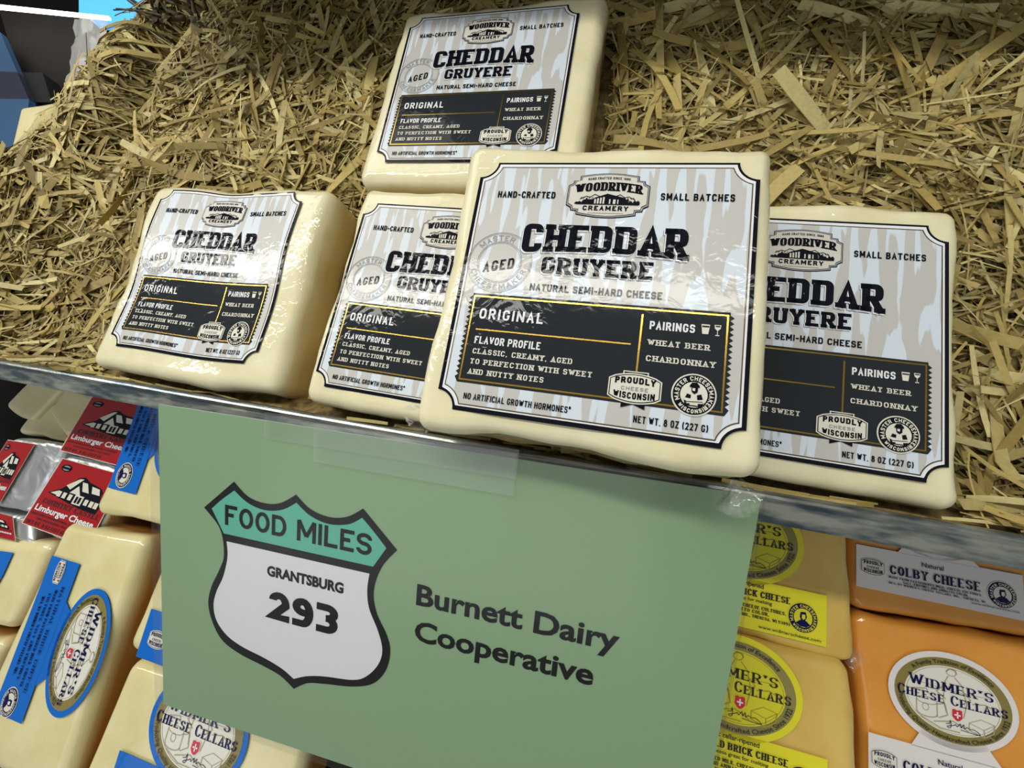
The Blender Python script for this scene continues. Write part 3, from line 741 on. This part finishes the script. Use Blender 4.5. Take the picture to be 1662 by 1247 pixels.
top = bez([(.321, .484), (.38, .427), (.452, .368)])[:-1] + bez([(.452, .368), (.53, .417), (.625, .436), (.72, .417), (.797, .368)])[:-1] + bez([(.797, .368), (.87, .417), (.968, .440), (1.07, .422), (1.137, .378)])[:-1] + bez([(1.137, .378), (1.20, .435), (1.263, .498)])
def lowy(x): return .600 if .392 < x < 1.203 else (.484 + (x - .321) / .071 * .116 if x <= .392 else .498 + (1.263 - x) / .060 * .102)
xs_ = sorted(set([p_[0] for p_ in top] + [.392, 1.203]))
def topy(x):
    for (a, c), (d, e_) in zip(top, top[1:]):
        if a <= x <= d: return c + (e_ - c) * (x - a) / max(1e-9, d - a)
    return top[-1][1]
for a, c in zip(xs_, xs_[1:]): shm.poly([(a, topy(a)), (c, topy(c)), (c, max(topy(c), lowy(c))), (a, max(topy(a), lowy(a)))], 'teal', 2)
wr_ = bez([(1.187, .638), (1.180, .72), (1.195, .81), (1.245, .91), (1.272, 1.0), (1.255, 1.08), (1.20, 1.155), (1.131, 1.195), (.98, 1.220), (.885, 1.245), (.809, 1.282)])
wl_ = bez([(.409, .638), (.415, .72), (.39, .83), (.350, .92), (.332, 1.0), (.350, 1.08), (.41, 1.145), (.50, 1.185), (.64, 1.215), (.74, 1.245), (.809, 1.282)])
for k in range(len(wr_) - 1): shm.poly([wl_[k], wr_[k], wr_[k + 1], wl_[k + 1]], 'swhite', 2)
shield = shm.build('road_shield', sg, 'teal and white road shield with thick black outline')
p = Print(sf)
p.add(stext('FOOD MILES', .400, 1.192, .552, .104, .019, gap=.20, rnd=(.5, .5)), 'sblack', 3)
p.add(btext('GRANTSBURG', .645, 1.060, .764, .052, .046), 'sblack', 3)
p.add(stext('293', .660, 1.038, .990, .150, .043, .036, gap=.2, rnd=(.5, .4)), 'sblack', 3)
p.build('lettering', shield)
p = Print(sf); p.add(btext('Burnett Dairy', 1.421, 2.302, .733, .098, .028), 'sblack', 1); p.add(btext('Cooperative', 1.424, 2.221, .908, .098, .028), 'sblack', 1)
p.build('lettering', sg)
# clear sleeve with the tape at the top
mb = MB(); o_ = rr(-.040, -.022, SWd + .012, SHt + .022, .06)
mb.face([(a, c, -.013) for a, c in o_], 'sleeve'); mb.face([(a, c, .016) for a, c in o_], 'sleeve')
for i in range(len(o_)): a = o_[i]; c = o_[(i + 1) % len(o_)]; mb.face([(*a, -.013), (*c, -.013), (*c, .016), (*a, .016)], 'sleeve')
mb.build('clear_sleeve', sg, 'clear plastic sleeve around the paper')
for nm, x0, y0, x1, y1, z in (('tape', .626, -.045, 1.82, .078, -.0155), ('tape', .890, -.03, 1.815, .150, -.018)):
    mb = MB(); mb.box((x0, y0, z), (x1, y1, z + .0015), 'tape'); mb.build(nm, sg, 'strip of clear tape')

# ------------------------------------------------------------------ lower tier
def quadmap(q, W, H):
    """(x, y) centred on a W x H face -> bilinear quad q = TL, TR, BR, BL"""
    def fn(x, y):
        s = x / W + .5; t = y / H + .5
        a = [(q[0][i] * (1 - s) + q[1][i] * s) * (1 - t) + (q[3][i] * (1 - s) + q[2][i] * s) * t for i in (0, 1)]
        return a
    return fn
def low_block(name, label, cat, group, quad, h, T, mat, r=.06, seed=0, part='cheese_block'):
    """quad given at depth 2, moved out to depth h"""
    k = h / 2; q = [(a * k, b_ * k) for a, b_ in quad]
    W = ((q[1][0] - q[0][0]) + (q[2][0] - q[3][0])) / 2; H = ((q[3][1] - q[0][1]) + (q[2][1] - q[1][1])) / 2
    cx = sum(a for a, _ in q) / 4; cy = sum(b_ for _, b_ in q) / 4
    root = thing(name, label, cat, cx, cy, h, 0, group)
    q = [(a - cx, b_ - cy) for a, b_ in q]; fn = quadmap(q, W, H)
    vv, ff = slab(W, H, T, r, (10, 10, 4), .012, seed + 20, (W / 2 - .045, H / 2 - .045))
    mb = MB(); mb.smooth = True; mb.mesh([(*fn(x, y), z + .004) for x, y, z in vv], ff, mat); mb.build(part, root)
    return root, k, cx, cy
STY = {  # base, ring, oval, sketch, name ink
 'blue': ('blue', 'olive', 'oval', 'sketch', 'navy'), 'white': ('wl', 'olive', 'oval', 'sketch', 'navy'), 'yellow': ('yl', 'ylo', 'ylp', 'yls', 'black')}
def oval_label(root, k, cx, cy, style, ox, oy, rx, ry, rt, rb, rot=False, hw=1.36, seed=0, rot_s=1):
    """oval-topped label; ox, oy, rx, ry at depth 2; canonical units: u along the text, v down"""
    base, ring, oval, sk, ink = STY[style]
    if rot: fn = lambda u, v, l: ((ox - v / .8 * ry) * k - cx, (oy + u * rx) * k - cy, -DZ * l - .005)
    else: fn = lambda u, v, l: ((ox + u * rx) * k - cx, (oy + v / .8 * ry) * k - cy, -DZ * l - .005)
    P = lambda: Print(fn)
    p = P(); n = 60; pts = []
    a0 = math.asin(min(.999, rt / .8))      # where the oval meets the strip
    xr = math.cos(a0)
    p.poly(ell(0, 0, 1, .8, 60), base, 1)
    p.poly(rect(-hw, rt, hw, rb), base, 1)
    if rt >= .75: p.poly([(-.66, rt + .02), (-.45, .55), (.45, .55), (.72, rt + .02)], base, 1)
    lab = p.build('label', root, {'blue': 'bright blue paper label', 'white': 'white paper label', 'yellow': 'lemon yellow paper label'}[style])
    p = P(); p.poly(ell(0, 0, .90, .70, 60), ring, 2); p.poly(ell(0, 0, .745, .565, 60), oval, 3); p.line(ell(0, 0, .715, .54, 60), .008, sk, 4)
    def L_(pts, wd=.018, c=False): p.line(pts, wd, sk, 4, c)
    # sketch: cheesemaker at a vat, wheel and block of cheese
    L_(ell(.0, -.47, .075, .06, 12), .014, True); L_([(-.08, -.47), (-.02, -.53), (.07, -.52), (.09, -.46)]); L_([(-.05, -.40), (-.10, -.30), (-.14, .0), (-.10, .22)]); L_([(.05, -.40), (.16, -.28), (.22, .0), (.16, .25)])
    L_([(-.10, -.25), (-.24, -.10), (-.10, .0)]); L_([(.14, -.22), (.28, -.08), (.16, .02)])
    L_(ell(-.40, .10, .16, .06, 18), .012, True); L_([(-.56, .10), (-.56, .30)]); L_([(-.24, .10), (-.24, .34)]); L_(ell(-.40, .30, .16, .07, 10, 0, math.pi)); L_(ell(-.42, .21, .05, .06, 10), .012, True)
    L_([(-.24, .12), (-.12, .08), (-.08, .26), (-.22, .34)]); L_([(.24, .30), (.42, .20), (.62, .24), (.46, .36)], .012, True); L_([(.24, .30), (.24, .42), (.46, .48), (.46, .36)]); L_([(.46, .48), (.60, .38), (.62, .24)])
    L_([(-.62, -.06), (-.40, -.10), (-.36, -.02)]); L_([(.30, -.02), (.50, -.06), (.66, .0)]); L_([(-.60, -.20), (.0, -.16), (.60, -.18)], .008); L_([(-.30, .42), (.0, .34), (.22, .44)]); L_([(-.5, .38), (-.2, .50), (.1, .50)])
    p.build('oval_emblem', lab, 'oval emblem with cheesemaker sketch')
    p = P()
    p.add(stext("WIDMER'S", -.67, .62, -.13, .185, .037, .012, serif=.09, gap=.34, rnd=(.5, .5), small=.82), ink, 6)
    p.add(stext('CHEESE CELLARS', -.86, .82, .075, .165, .031, .011, serif=.09, gap=.30, rnd=(.5, .5), small=.80), ink, 6)
    rt_ = lambda s, L, a, up, r1: warp(arc(btext(s, 0, L, 0, .085, .008), 0, 0, r1, r1, math.radians(a), 1 / .84, up), lambda u, v: (u, v * .775))
    p.add(rt_('A Family Tradition of Excellence', 1.46, -139, True, .785), 'black', 6)
    p.add(rt_('Producing Quality Handcrafted Cheese Since 1922', 2.40, 174, False, .862), 'black', 6)
    cr = [(.02, .125), (.06, .14), (.10, .125), (.135, .135), (.14, .25), (.10, .30), (.06, .32), (.02, .30), (-.02, .25), (-.015, .135)]
    p.poly(inset(cr, -.015), oval, 5); p.poly(cr, 'redc', 6); p.poly(rect(.048, .165, .072, .27), 'white', 7); p.poly(rect(.012, .205, .108, .229), 'white', 7)
    sig = [(-.12, .40), (-.06, .38), (-.05, .33), (-.04, .42), (-.07, .46), (-.10, .44), (.0, .40), (.03, .38), (.05, .41), (.10, .35), (.11, .41), (.15, .35), (.16, .41), (.20, .38), (.24, .40), (.30, .39), (.38, .43), (.36, .46), (.1, .445)]
    p.line(bez(sig, 3), .010, ink, 6, False)
    if style == 'white':
        y = rt
        p.add(btext('Natural', -.26, .10, y + .20, .085, .012), ink, 6)
        p.add(stext('COLBY CHEESE', -.80, .68, y + .45, .165, .036, .014, serif=.08, gap=.34, rnd=(.5, .5)), ink, 6)
        p.add(stext('MADE FROM PASTEURIZED MILK, CHEESE CULTURES,', -.82, .70, y + .53, .036, .010, .006, serif=.1, gap=.4), ink, 6)
        p.add(stext('SALT, ENZYMES AND ANNATTO COLOR.', -.58, .48, y + .585, .036, .010, .006, serif=.1, gap=.4), ink, 6)
        p.add(stext("MFG. BY WIDMER'S CHEESE CELLARS, INC., THERESA, WI", -.82, .74, y + .64, .034, .009, .006, serif=.1, gap=.4), ink, 6)
        p.add(btext('www.widmerscheese.com', .52, 1.26, y + .70, .036, .004), ink, 6)
    elif style == 'yellow':
        y = rt
        p.add(btext('Authentic cellar-ripened', -.60, .38, y + .11, .075, .012), ink, 6)
        p.add(stext('WISCONSIN MILD BRICK CHEESE', -1.15, .80, y + .265, .105, .026, .010, serif=.09, gap=.3, rnd=(.5, .5)), ink, 6)
        p.add(btext('A creamy cheese great for melting', -.70, .52, y + .35, .055, .012), ink, 6)
        p.add(stext('MADE FROM PASTEURIZED MILK, CHEESE CULTURES,', -1.1, .74, y + .46, .052, .013, .007, serif=.1, gap=.4), ink, 6)
        p.add(stext('SALT, ENZYMES AND ANNATTO COLOR.', -1.0, .48, y + .535, .052, .013, .007, serif=.1, gap=.4), ink, 6)
        p.add(stext("MFG. BY WIDMER'S CHEESE CELLARS, INC., THERESA, WI 53091".replace('4', '1').replace('6', '0'), -1.1, .80, y + .61, .045, .011, .007, serif=.1, gap=.4), ink, 6)
        p.add(btext('www.widmerscheese.com', .32, 1.27, y + .755, .05, .004), ink, 6)
    else:
        for i, t in enumerate(('NATURAL BRICK CHEESE', 'MADE FROM PASTEURIZED MILK, CHEESE', 'CULTURES, SALT AND ENZYMES.', "MFG. BY WIDMER'S CHEESE CELLARS, INC.")):
            a = -.85 + .08 * i; p.add(stext(t, a, .85 - .06 * i, rt + .28 + .17 * i, .085 if i == 0 else .06, .018, .009, serif=.1, gap=.4), ink, 6)
    p.build('lettering', lab, 'printed maker name and small print')
    sy = .775 * 1.0
    mid = (rt + rb) / 2
    bx, by, sx_, sy_ = {'white': (-1.09, mid - .02, 1.02, mid + .02), 'yellow': (-1.1, mid, 1.0, mid + .03), 'blue': (-1.06, mid + .04, 1.06, mid + .08)}[style]
    if style != 'yellow': badge(P, lab, bx, by, .21 if style == 'white' else .20, {}, fr='offw', tx='navy', lv=3, sy=1.25)
    p = P(); seal(p, sx_, sy_, .235, .235 * 1.05, 'offw' if style != 'yellow' else 'ylp', 'navy', 3); p.build('seal', lab, 'round navy seal')
    return lab
SL = 'lower-row brick cheeses'
def sh_(q, dx, dy): return [(a + dx, b_ + dy) for a, b_ in q]
GB = 'pale cheeses with blue labels'
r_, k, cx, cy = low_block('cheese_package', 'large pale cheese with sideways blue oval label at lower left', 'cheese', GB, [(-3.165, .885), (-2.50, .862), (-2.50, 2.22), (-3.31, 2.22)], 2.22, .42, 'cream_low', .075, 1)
oval_label(r_, k, cx, cy, 'blue', -2.6875, 1.52, .3375, .1885, .915, 1.93, rot=True, hw=1.28)
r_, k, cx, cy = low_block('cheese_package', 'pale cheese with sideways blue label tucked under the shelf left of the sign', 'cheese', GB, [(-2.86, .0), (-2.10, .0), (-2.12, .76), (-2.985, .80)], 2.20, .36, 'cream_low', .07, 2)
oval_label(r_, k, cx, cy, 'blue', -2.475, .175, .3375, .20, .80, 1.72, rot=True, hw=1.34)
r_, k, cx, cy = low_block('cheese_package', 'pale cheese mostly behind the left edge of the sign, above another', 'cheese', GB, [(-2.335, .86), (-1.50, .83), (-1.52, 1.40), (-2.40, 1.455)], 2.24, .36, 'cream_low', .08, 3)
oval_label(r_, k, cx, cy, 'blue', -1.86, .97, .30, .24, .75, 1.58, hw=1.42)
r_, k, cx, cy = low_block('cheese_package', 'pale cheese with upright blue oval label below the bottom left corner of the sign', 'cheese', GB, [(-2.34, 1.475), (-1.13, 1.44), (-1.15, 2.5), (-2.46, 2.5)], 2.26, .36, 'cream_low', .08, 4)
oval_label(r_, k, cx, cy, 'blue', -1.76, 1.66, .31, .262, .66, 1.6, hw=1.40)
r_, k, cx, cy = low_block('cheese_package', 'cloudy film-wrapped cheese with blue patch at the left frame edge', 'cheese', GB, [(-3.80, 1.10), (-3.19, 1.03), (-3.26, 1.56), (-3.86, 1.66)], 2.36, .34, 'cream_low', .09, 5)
p = Print(lambda u, v, l: (u * k - cx, v * k - cy, -DZ * l - .006)); p.poly([(-3.70, 1.17), (-3.46, 1.14), (-3.47, 1.28), (-3.52, 1.50), (-3.76, 1.56)], 'blue', 1); p.build('label', r_, 'blue label seen through film')
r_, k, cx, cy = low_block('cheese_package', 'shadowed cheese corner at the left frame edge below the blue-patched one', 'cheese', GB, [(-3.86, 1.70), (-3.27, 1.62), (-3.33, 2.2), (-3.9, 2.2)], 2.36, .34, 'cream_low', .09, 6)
# yellow brick
GY = 'yellow brick cheeses with lemon labels'
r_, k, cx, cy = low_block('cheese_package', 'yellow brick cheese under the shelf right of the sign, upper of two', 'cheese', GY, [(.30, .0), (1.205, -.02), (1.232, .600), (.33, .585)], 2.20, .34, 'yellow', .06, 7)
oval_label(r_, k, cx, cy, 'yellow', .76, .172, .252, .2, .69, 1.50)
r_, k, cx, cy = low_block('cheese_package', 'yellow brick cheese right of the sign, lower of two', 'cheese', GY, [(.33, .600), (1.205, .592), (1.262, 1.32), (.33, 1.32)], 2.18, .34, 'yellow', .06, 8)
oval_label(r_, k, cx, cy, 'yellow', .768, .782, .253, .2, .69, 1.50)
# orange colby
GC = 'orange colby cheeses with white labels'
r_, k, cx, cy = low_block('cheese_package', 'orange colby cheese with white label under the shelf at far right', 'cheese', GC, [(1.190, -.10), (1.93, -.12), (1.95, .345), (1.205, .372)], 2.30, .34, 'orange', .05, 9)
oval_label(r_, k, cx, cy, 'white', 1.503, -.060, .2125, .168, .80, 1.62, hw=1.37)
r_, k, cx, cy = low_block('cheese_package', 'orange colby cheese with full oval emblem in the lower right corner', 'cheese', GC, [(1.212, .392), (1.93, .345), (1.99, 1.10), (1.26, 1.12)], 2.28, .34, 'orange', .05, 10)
oval_label(r_, k, cx, cy, 'white', 1.5355, .628, .2125, .168, .90, 1.70, hw=1.33)
def tail(root, x, y, z, s_, seed, d): crinkle(x, y, z, s_, seed, d).build('film_tail', root, 'crinkled clear wrapping end')
lows = [o for o in col.objects if o.type == 'EMPTY' and o.get('group') in (GY, GC)]
tail(lows[0], .47, .30, .10, .07, 71, (.7, .6, .1)); tail(lows[1], .44, -.37, .12, .05, 72, (.8, -.3, .2)); tail(lows[2], -.38, .24, .10, .06, 73, (-.3, .8, .1)); tail(lows[3], -.36, -.37, .10, .05, 74, (-.5, -.5, .2))
# foil wrapped limburger
GL = 'foil wrapped limburger cheeses with red labels'
def limburger(label, quad, h, l0, l1, seed, grp=GL):
    r_, k, cx, cy = low_block('limburger_package', label, 'cheese', grp, quad, h, .30, 'foil', .04, seed, 'foil_block')
    q = [(a * k - cx, b_ * k - cy) for a, b_ in quad]
    def fn(u, v, l):
        s = l0 + (l1 - l0) * u; t = .03 + .94 * v
        x, y = [(q[0][i] * (1 - s) + q[1][i] * s) * (1 - t) + (q[3][i] * (1 - s) + q[2][i] * s) * t for i in (0, 1)]
        return (x, y, -DZ * l - .010)
    P = lambda: Print(fn)
    p = P(); p.poly(rect(0, 0, 1, 1), 'offw', 1); p.poly(rect(.014, .010, .99, .99), 'red', 2); lab = p.build('label', r_, 'red printed label')
    p = P(); ho = [(.10, .50), (.26, .40), (.42, .20), (.50, .17), (.60, .22), (.72, .24), (.80, .26), (.84, .30), (.84, .36), (.90, .50), (.88, .60), (.60, .58), (.45, .56), (.28, .53)]
    p.poly(ho, 'ink', 3)
    W_ = lambda pts: p.poly(pts, 'offw', 4)
    W_([(.30, .34), (.44, .21), (.50, .20), (.38, .38)]); W_([(.50, .24), (.58, .24), (.66, .36), (.56, .36)]); W_([(.66, .26), (.78, .27), (.82, .35), (.70, .35)]); W_([(.40, .42), (.48, .30), (.56, .42)])
    for a in (.24, .32, .41, .66, .74, .81): W_(rect(a, .43 + a * .02, a + .055, .51 + a * .02))
    W_(rect(.50, .42, .63, .55)); p.poly(rect(.525, .44, .558, .53), 'ink', 5); p.poly(rect(.572, .44, .605, .53), 'ink', 5); W_([(.14, .49), (.25, .43), (.24, .50)])
    p.poly(ell(.16, .12, .085, .055, 8), 'ink', 3); p.poly(ell(.16, .12, .062, .038, 8), 'grey', 4); p.poly(rect(.10, .105, .22, .135), 'ink', 5)
    p.build('house_picture', lab, 'black and white farmhouse picture')
    p = P(); p.add(stext('COUNTRY CASTLE', .10, .96, .655, .07, .018, .008, serif=.1, gap=.3), 'dred', 4)
    p.add(btext('Limburger Cheese', .06, .94, .765, .085, .028), 'white', 4)
    p.add(stext('MADE FROM PASTEURIZED MILK, CULTURES', .04, .80, .83, .028, .009, .006, gap=.4), 'dred', 4); p.add(stext('SALT AND ENZYMES. KEEP COLD', .16, .72, .885, .028, .009, .006, gap=.4), 'dred', 4)
    p.add(stext('NET WT. 8 OZ (227 G)', .05, .62, .965, .05, .012, .008, gap=.35), 'dred', 4)
    p.build('lettering', lab, 'white and dark red lettering')
limburger('red-labelled foil limburger under the shelf edge in shadow', [(-3.31, .075), (-2.72, .06), (-2.84, .50), (-3.41, .488)], 2.30, 0, 1, 30)
limburger('red-labelled foil limburger above the large pale cheese, label brightly lit', [(-3.365, .502), (-2.80, .515), (-2.89, 1.0), (-3.50, .975)], 2.28, .02, 1, 31)
limburger('foil limburger at the left frame edge with bare silver right half', [(-3.90, .470), (-3.40, .440), (-3.485, .905), (-4.02, .925)], 2.34, 0, .52, 32)
limburger('foil limburger at the left frame edge, only its top seen below another', [(-4.02, .945), (-3.47, .93), (-3.36, 1.07), (-3.9, 1.10)], 2.38, 0, .8, 33)
GP = 'plain film-wrapped cheeses in shadow'
low_block('cheese_package', 'plain wrapped cheese in the shadow under the shelf, farthest left', 'cheese', GP, [(-3.96, .02), (-3.60, .02), (-3.79, .36), (-4.13, .275)], 2.42, .24, 'cream_low', .06, 40)
low_block('cheese_package', 'plain wrapped cheese just above the silver foil package', 'cheese', GP, [(-3.80, .20), (-3.52, .14), (-3.38, .425), (-3.93, .445)], 2.46, .24, 'cream_low', .07, 41)
low_block('cheese_package', 'plain wrapped cheese between the shelf edge and the shadowed red label', 'cheese', GP, [(-3.62, .02), (-3.28, .055), (-3.42, .42), (-3.68, .26)], 2.36, .26, 'cream_low', .06, 42)

# ------------------------------------------------------------------ upper left corner
def px(u, v, h):
    """point on depth h of the slope frame (used only to lay out the far corner)"""
    r = Vector(((u - 831) / 610.336, (v - 623.5) / 610.336, 1)); q = [sum(cam_rows[i][j] * r[i] for i in range(3)) for j in range(3)]
    return (q[0] * h / q[2], q[1] * h / q[2])
def farbox(name, label, cat, x0, y0, x1, y1, h, T, mat, rz=0, shear=0):
    r = thing(name, label, cat, (x0 + x1) / 2, y1, h, rz); mb = MB(); W = x1 - x0; H = y1 - y0
    v = [(x, y, z) for x in (0, 1) for y in (0, 1) for z in (0, T)]
    v = [((-W / 2 + W * a) - shear * (1 - b_), -H * (1 - b_), c) for a, b_, c in v]
    mb.mesh(v, [(0, 1, 3, 2), (4, 6, 7, 5), (0, 4, 5, 1), (2, 3, 7, 6), (0, 2, 6, 4), (1, 5, 7, 3)], mat)
    return r, mb
r_, k, cx, cy = low_block('cheese_package', 'pale film-wrapped cheese behind the left edge of the straw', 'cheese', None, [(-5.56, -2.40), (-4.88, -2.47), (-4.75, -1.60), (-5.28, -1.55)], 2.12, .3, 'cream_low', .07, 50)
M['brown'] = pm('dark_cardboard', '#221910', .9); M['bluep'] = pm('blue_plastic', '#3a6796', .5); M['dblue'] = pm('dusky_blue_plastic', '#2a2c4a', .6); M['blk'] = pm('black_plastic', '#0a0a0b', .5)
M['tube'] = pm('led_tube', '#ffffff', .5, emit=6.0); M['cyan'] = pm('backlit_blue_panel', '#4fb4ff', .5, emit=1.0); M['twig'] = mottle(pm('dry_twig', '#4d3f28', .8), '#2d2416', '#5d4d30', 200)
def polybox(name, label, cat, pts, h, T, mat):
    P_ = [px(u, v, h) for u, v in pts]; cx = sum(a for a, _ in P_) / len(P_); cy = max(b_ for _, b_ in P_)
    r = thing(name, label, cat, cx, cy, h); mb = MB(); n = len(P_)
    v = [(a - cx, b_ - cy, z) for z in (0, T) for a, b_ in P_]
    mb.mesh(v, [tuple(range(n)), tuple(range(2 * n - 1, n - 1, -1))] + [(i, n + i, n + (i + 1) % n, (i + 1) % n) for i in range(n)], mat)
    mb.build('body', r); return r
polybox('cardboard_box', 'dark brown cardboard box in the far upper left corner', 'box', [(-60, 12), (140, 26), (150, 190), (80, 200), (30, 120), (0, 20)], 4.6, .8, 'brown')
polybox('black_tray', 'small black tray in front of the dark cardboard box', 'tray', [(28, 117), (69, 118), (84, 166), (47, 166)], 4.3, .25, 'blk')
polybox('blue_carton', 'light blue carton at the left frame edge beside the cardboard box', 'carton', [(-40, 30), (0, 52), (28, 117), (-40, 114)], 4.2, .1, 'bluep')
polybox('blue_crate', 'dusky blue crate side below the light blue carton', 'crate', [(-40, 114), (28, 117), (47, 161), (-40, 160)], 4.2, .3, 'dblue')
polybox('blue_carton', 'blue carton left of the far wrapped cheese', 'carton', [(-40, 160), (47, 161), (40, 230), (10, 240), (-40, 190)], 4.2, .1, 'bluep')
polybox('light_tube', 'thin glowing white tube light at top left', 'lamp', [(-60, 1), (-60, 7), (176, 30), (176, 26)], 4.0, .04, 'tube')
polybox('ceiling_sign', 'bright blue backlit panel behind the twigs at top left', 'panel', [(128, -40), (128, 38), (215, 46), (330, 30), (330, -40)], 5.2, .1, 'cyan')
tw = thing('dry_twig', 'dark dry twigs sticking up from the straw at top left', 'twig', -4.0, -3.25, 1.9)
def tube(pts, r0, r1, mat, n=6):
    mb = MB(); mb.smooth = True; P_ = [Vector(q) for q in pts]; rows = []
    for i, q in enumerate(P_):
        d = (P_[min(i + 1, len(P_) - 1)] - P_[max(i - 1, 0)]).normalized(); a = d.orthogonal().normalized(); c = d.cross(a); r = r0 + (r1 - r0) * i / (len(P_) - 1)
        rows += [q + (a * math.cos(6.283 * j / n) + c * math.sin(6.283 * j / n)) * r for j in range(n)]
    mb.mesh(rows, [(i * n + j, i * n + (j + 1) % n, (i + 1) * n + (j + 1) % n, (i + 1) * n + j) for i in range(len(P_) - 1) for j in range(n)] + [tuple(range(n))[::-1], tuple(range((len(P_) - 1) * n, len(P_) * n))], mat)
    return mb
tr_ = random.Random(5)
for i in range(16):
    x0 = tr_.uniform(-.15, .5); y0 = tr_.uniform(-.12, .25); a = tr_.uniform(-2.9, -1.0) if i > 4 else tr_.uniform(-3.2, -2.4); L = tr_.uniform(.25, .65); pts = []
    for k_ in range(5): t = k_ / 4; pts.append((x0 + math.cos(a) * L * t + tr_.uniform(-.02, .02), y0 + math.sin(a) * L * t * .7 + tr_.uniform(-.02, .02), -.03 - .12 * t + tr_.uniform(-.02, .02)))
    tube(pts, tr_.uniform(.012, .022), .005, 'twig').build('twig', tw)
for i in range(48):     # curled dry leaves
    x = tr_.uniform(-.15, .55); y = tr_.uniform(-.35, .3); s = tr_.uniform(.04, .09); a = tr_.uniform(0, 6.28); mb = MB(); v = []
    for k_ in range(5):
        t = k_ / 4 - .5; wd = s * .35 * math.cos(t * 2.9)
        for sg_ in (-1, 1): v.append((x + math.cos(a) * t * s * 2 - math.sin(a) * wd * sg_, y + math.sin(a) * t * s * 2 + math.cos(a) * wd * sg_, -.1 + .05 * sg_ * abs(t) + t * t * .12))
    mb.mesh(v, [(2 * q, 2 * q + 2, 2 * q + 3, 2 * q + 1) for q in range(4)], 'twig'); mb.build('leaf', tw)
# cloudy plastic sheet folded round the straw's upper left corner
ps = thing('plastic_sheet', 'cloudy plastic sheet wrapped round the upper left edge of the straw', 'plastic sheet', -4.85, -2.55, 1.85)
mb = MB(); mb.smooth = True; v = []; nx_, ny_ = 10, 14
K_ = [px(u, w_, 1.80) for u, w_ in ((121, 31), (178, 26), (158, 140), (110, 142))]
for j in range(ny_ + 1):
    t = j / ny_
    for i in range(nx_ + 1):
        s = i / nx_; q = [(K_[0][a] * (1 - s) + K_[1][a] * s) * (1 - t) + (K_[3][a] * (1 - s) + K_[2][a] * s) * t for a in (0, 1)]
        z = .03 * s + .12 * max(0, .25 - s) + .03 * mnoise.noise(Vector((s * 4, t * 5, 0)))
        v.append((q[0] + 4.85 + .02 * mnoise.noise(Vector((t * 6, s, 4))), q[1] + 2.55, z - .08))
mb.mesh(v, [(j * (nx_ + 1) + i, j * (nx_ + 1) + i + 1, (j + 1) * (nx_ + 1) + i + 1, (j + 1) * (nx_ + 1) + i) for j in range(ny_) for i in range(nx_)], 'bag'); mb.build('sheet', ps)

# origins on the things themselves rather than at the viewer
for root, (a, b_, c) in ((bed, (-1, -.1, 1.9)), (shelf, (-1.2, .07, 1.65))):
    root.location = SW(a, b_, c)
    for ch in root.children: ch.location = (-a * U, -b_ * U, -c * U)
for o in col.objects:
    if o.type == 'MESH' and not o.parent:
        c = sum((v.co for v in o.data.vertices), Vector()) / len(o.data.vertices)
        o.data.transform(Matrix.Translation(-c)); o.location = o.location + MS @ c
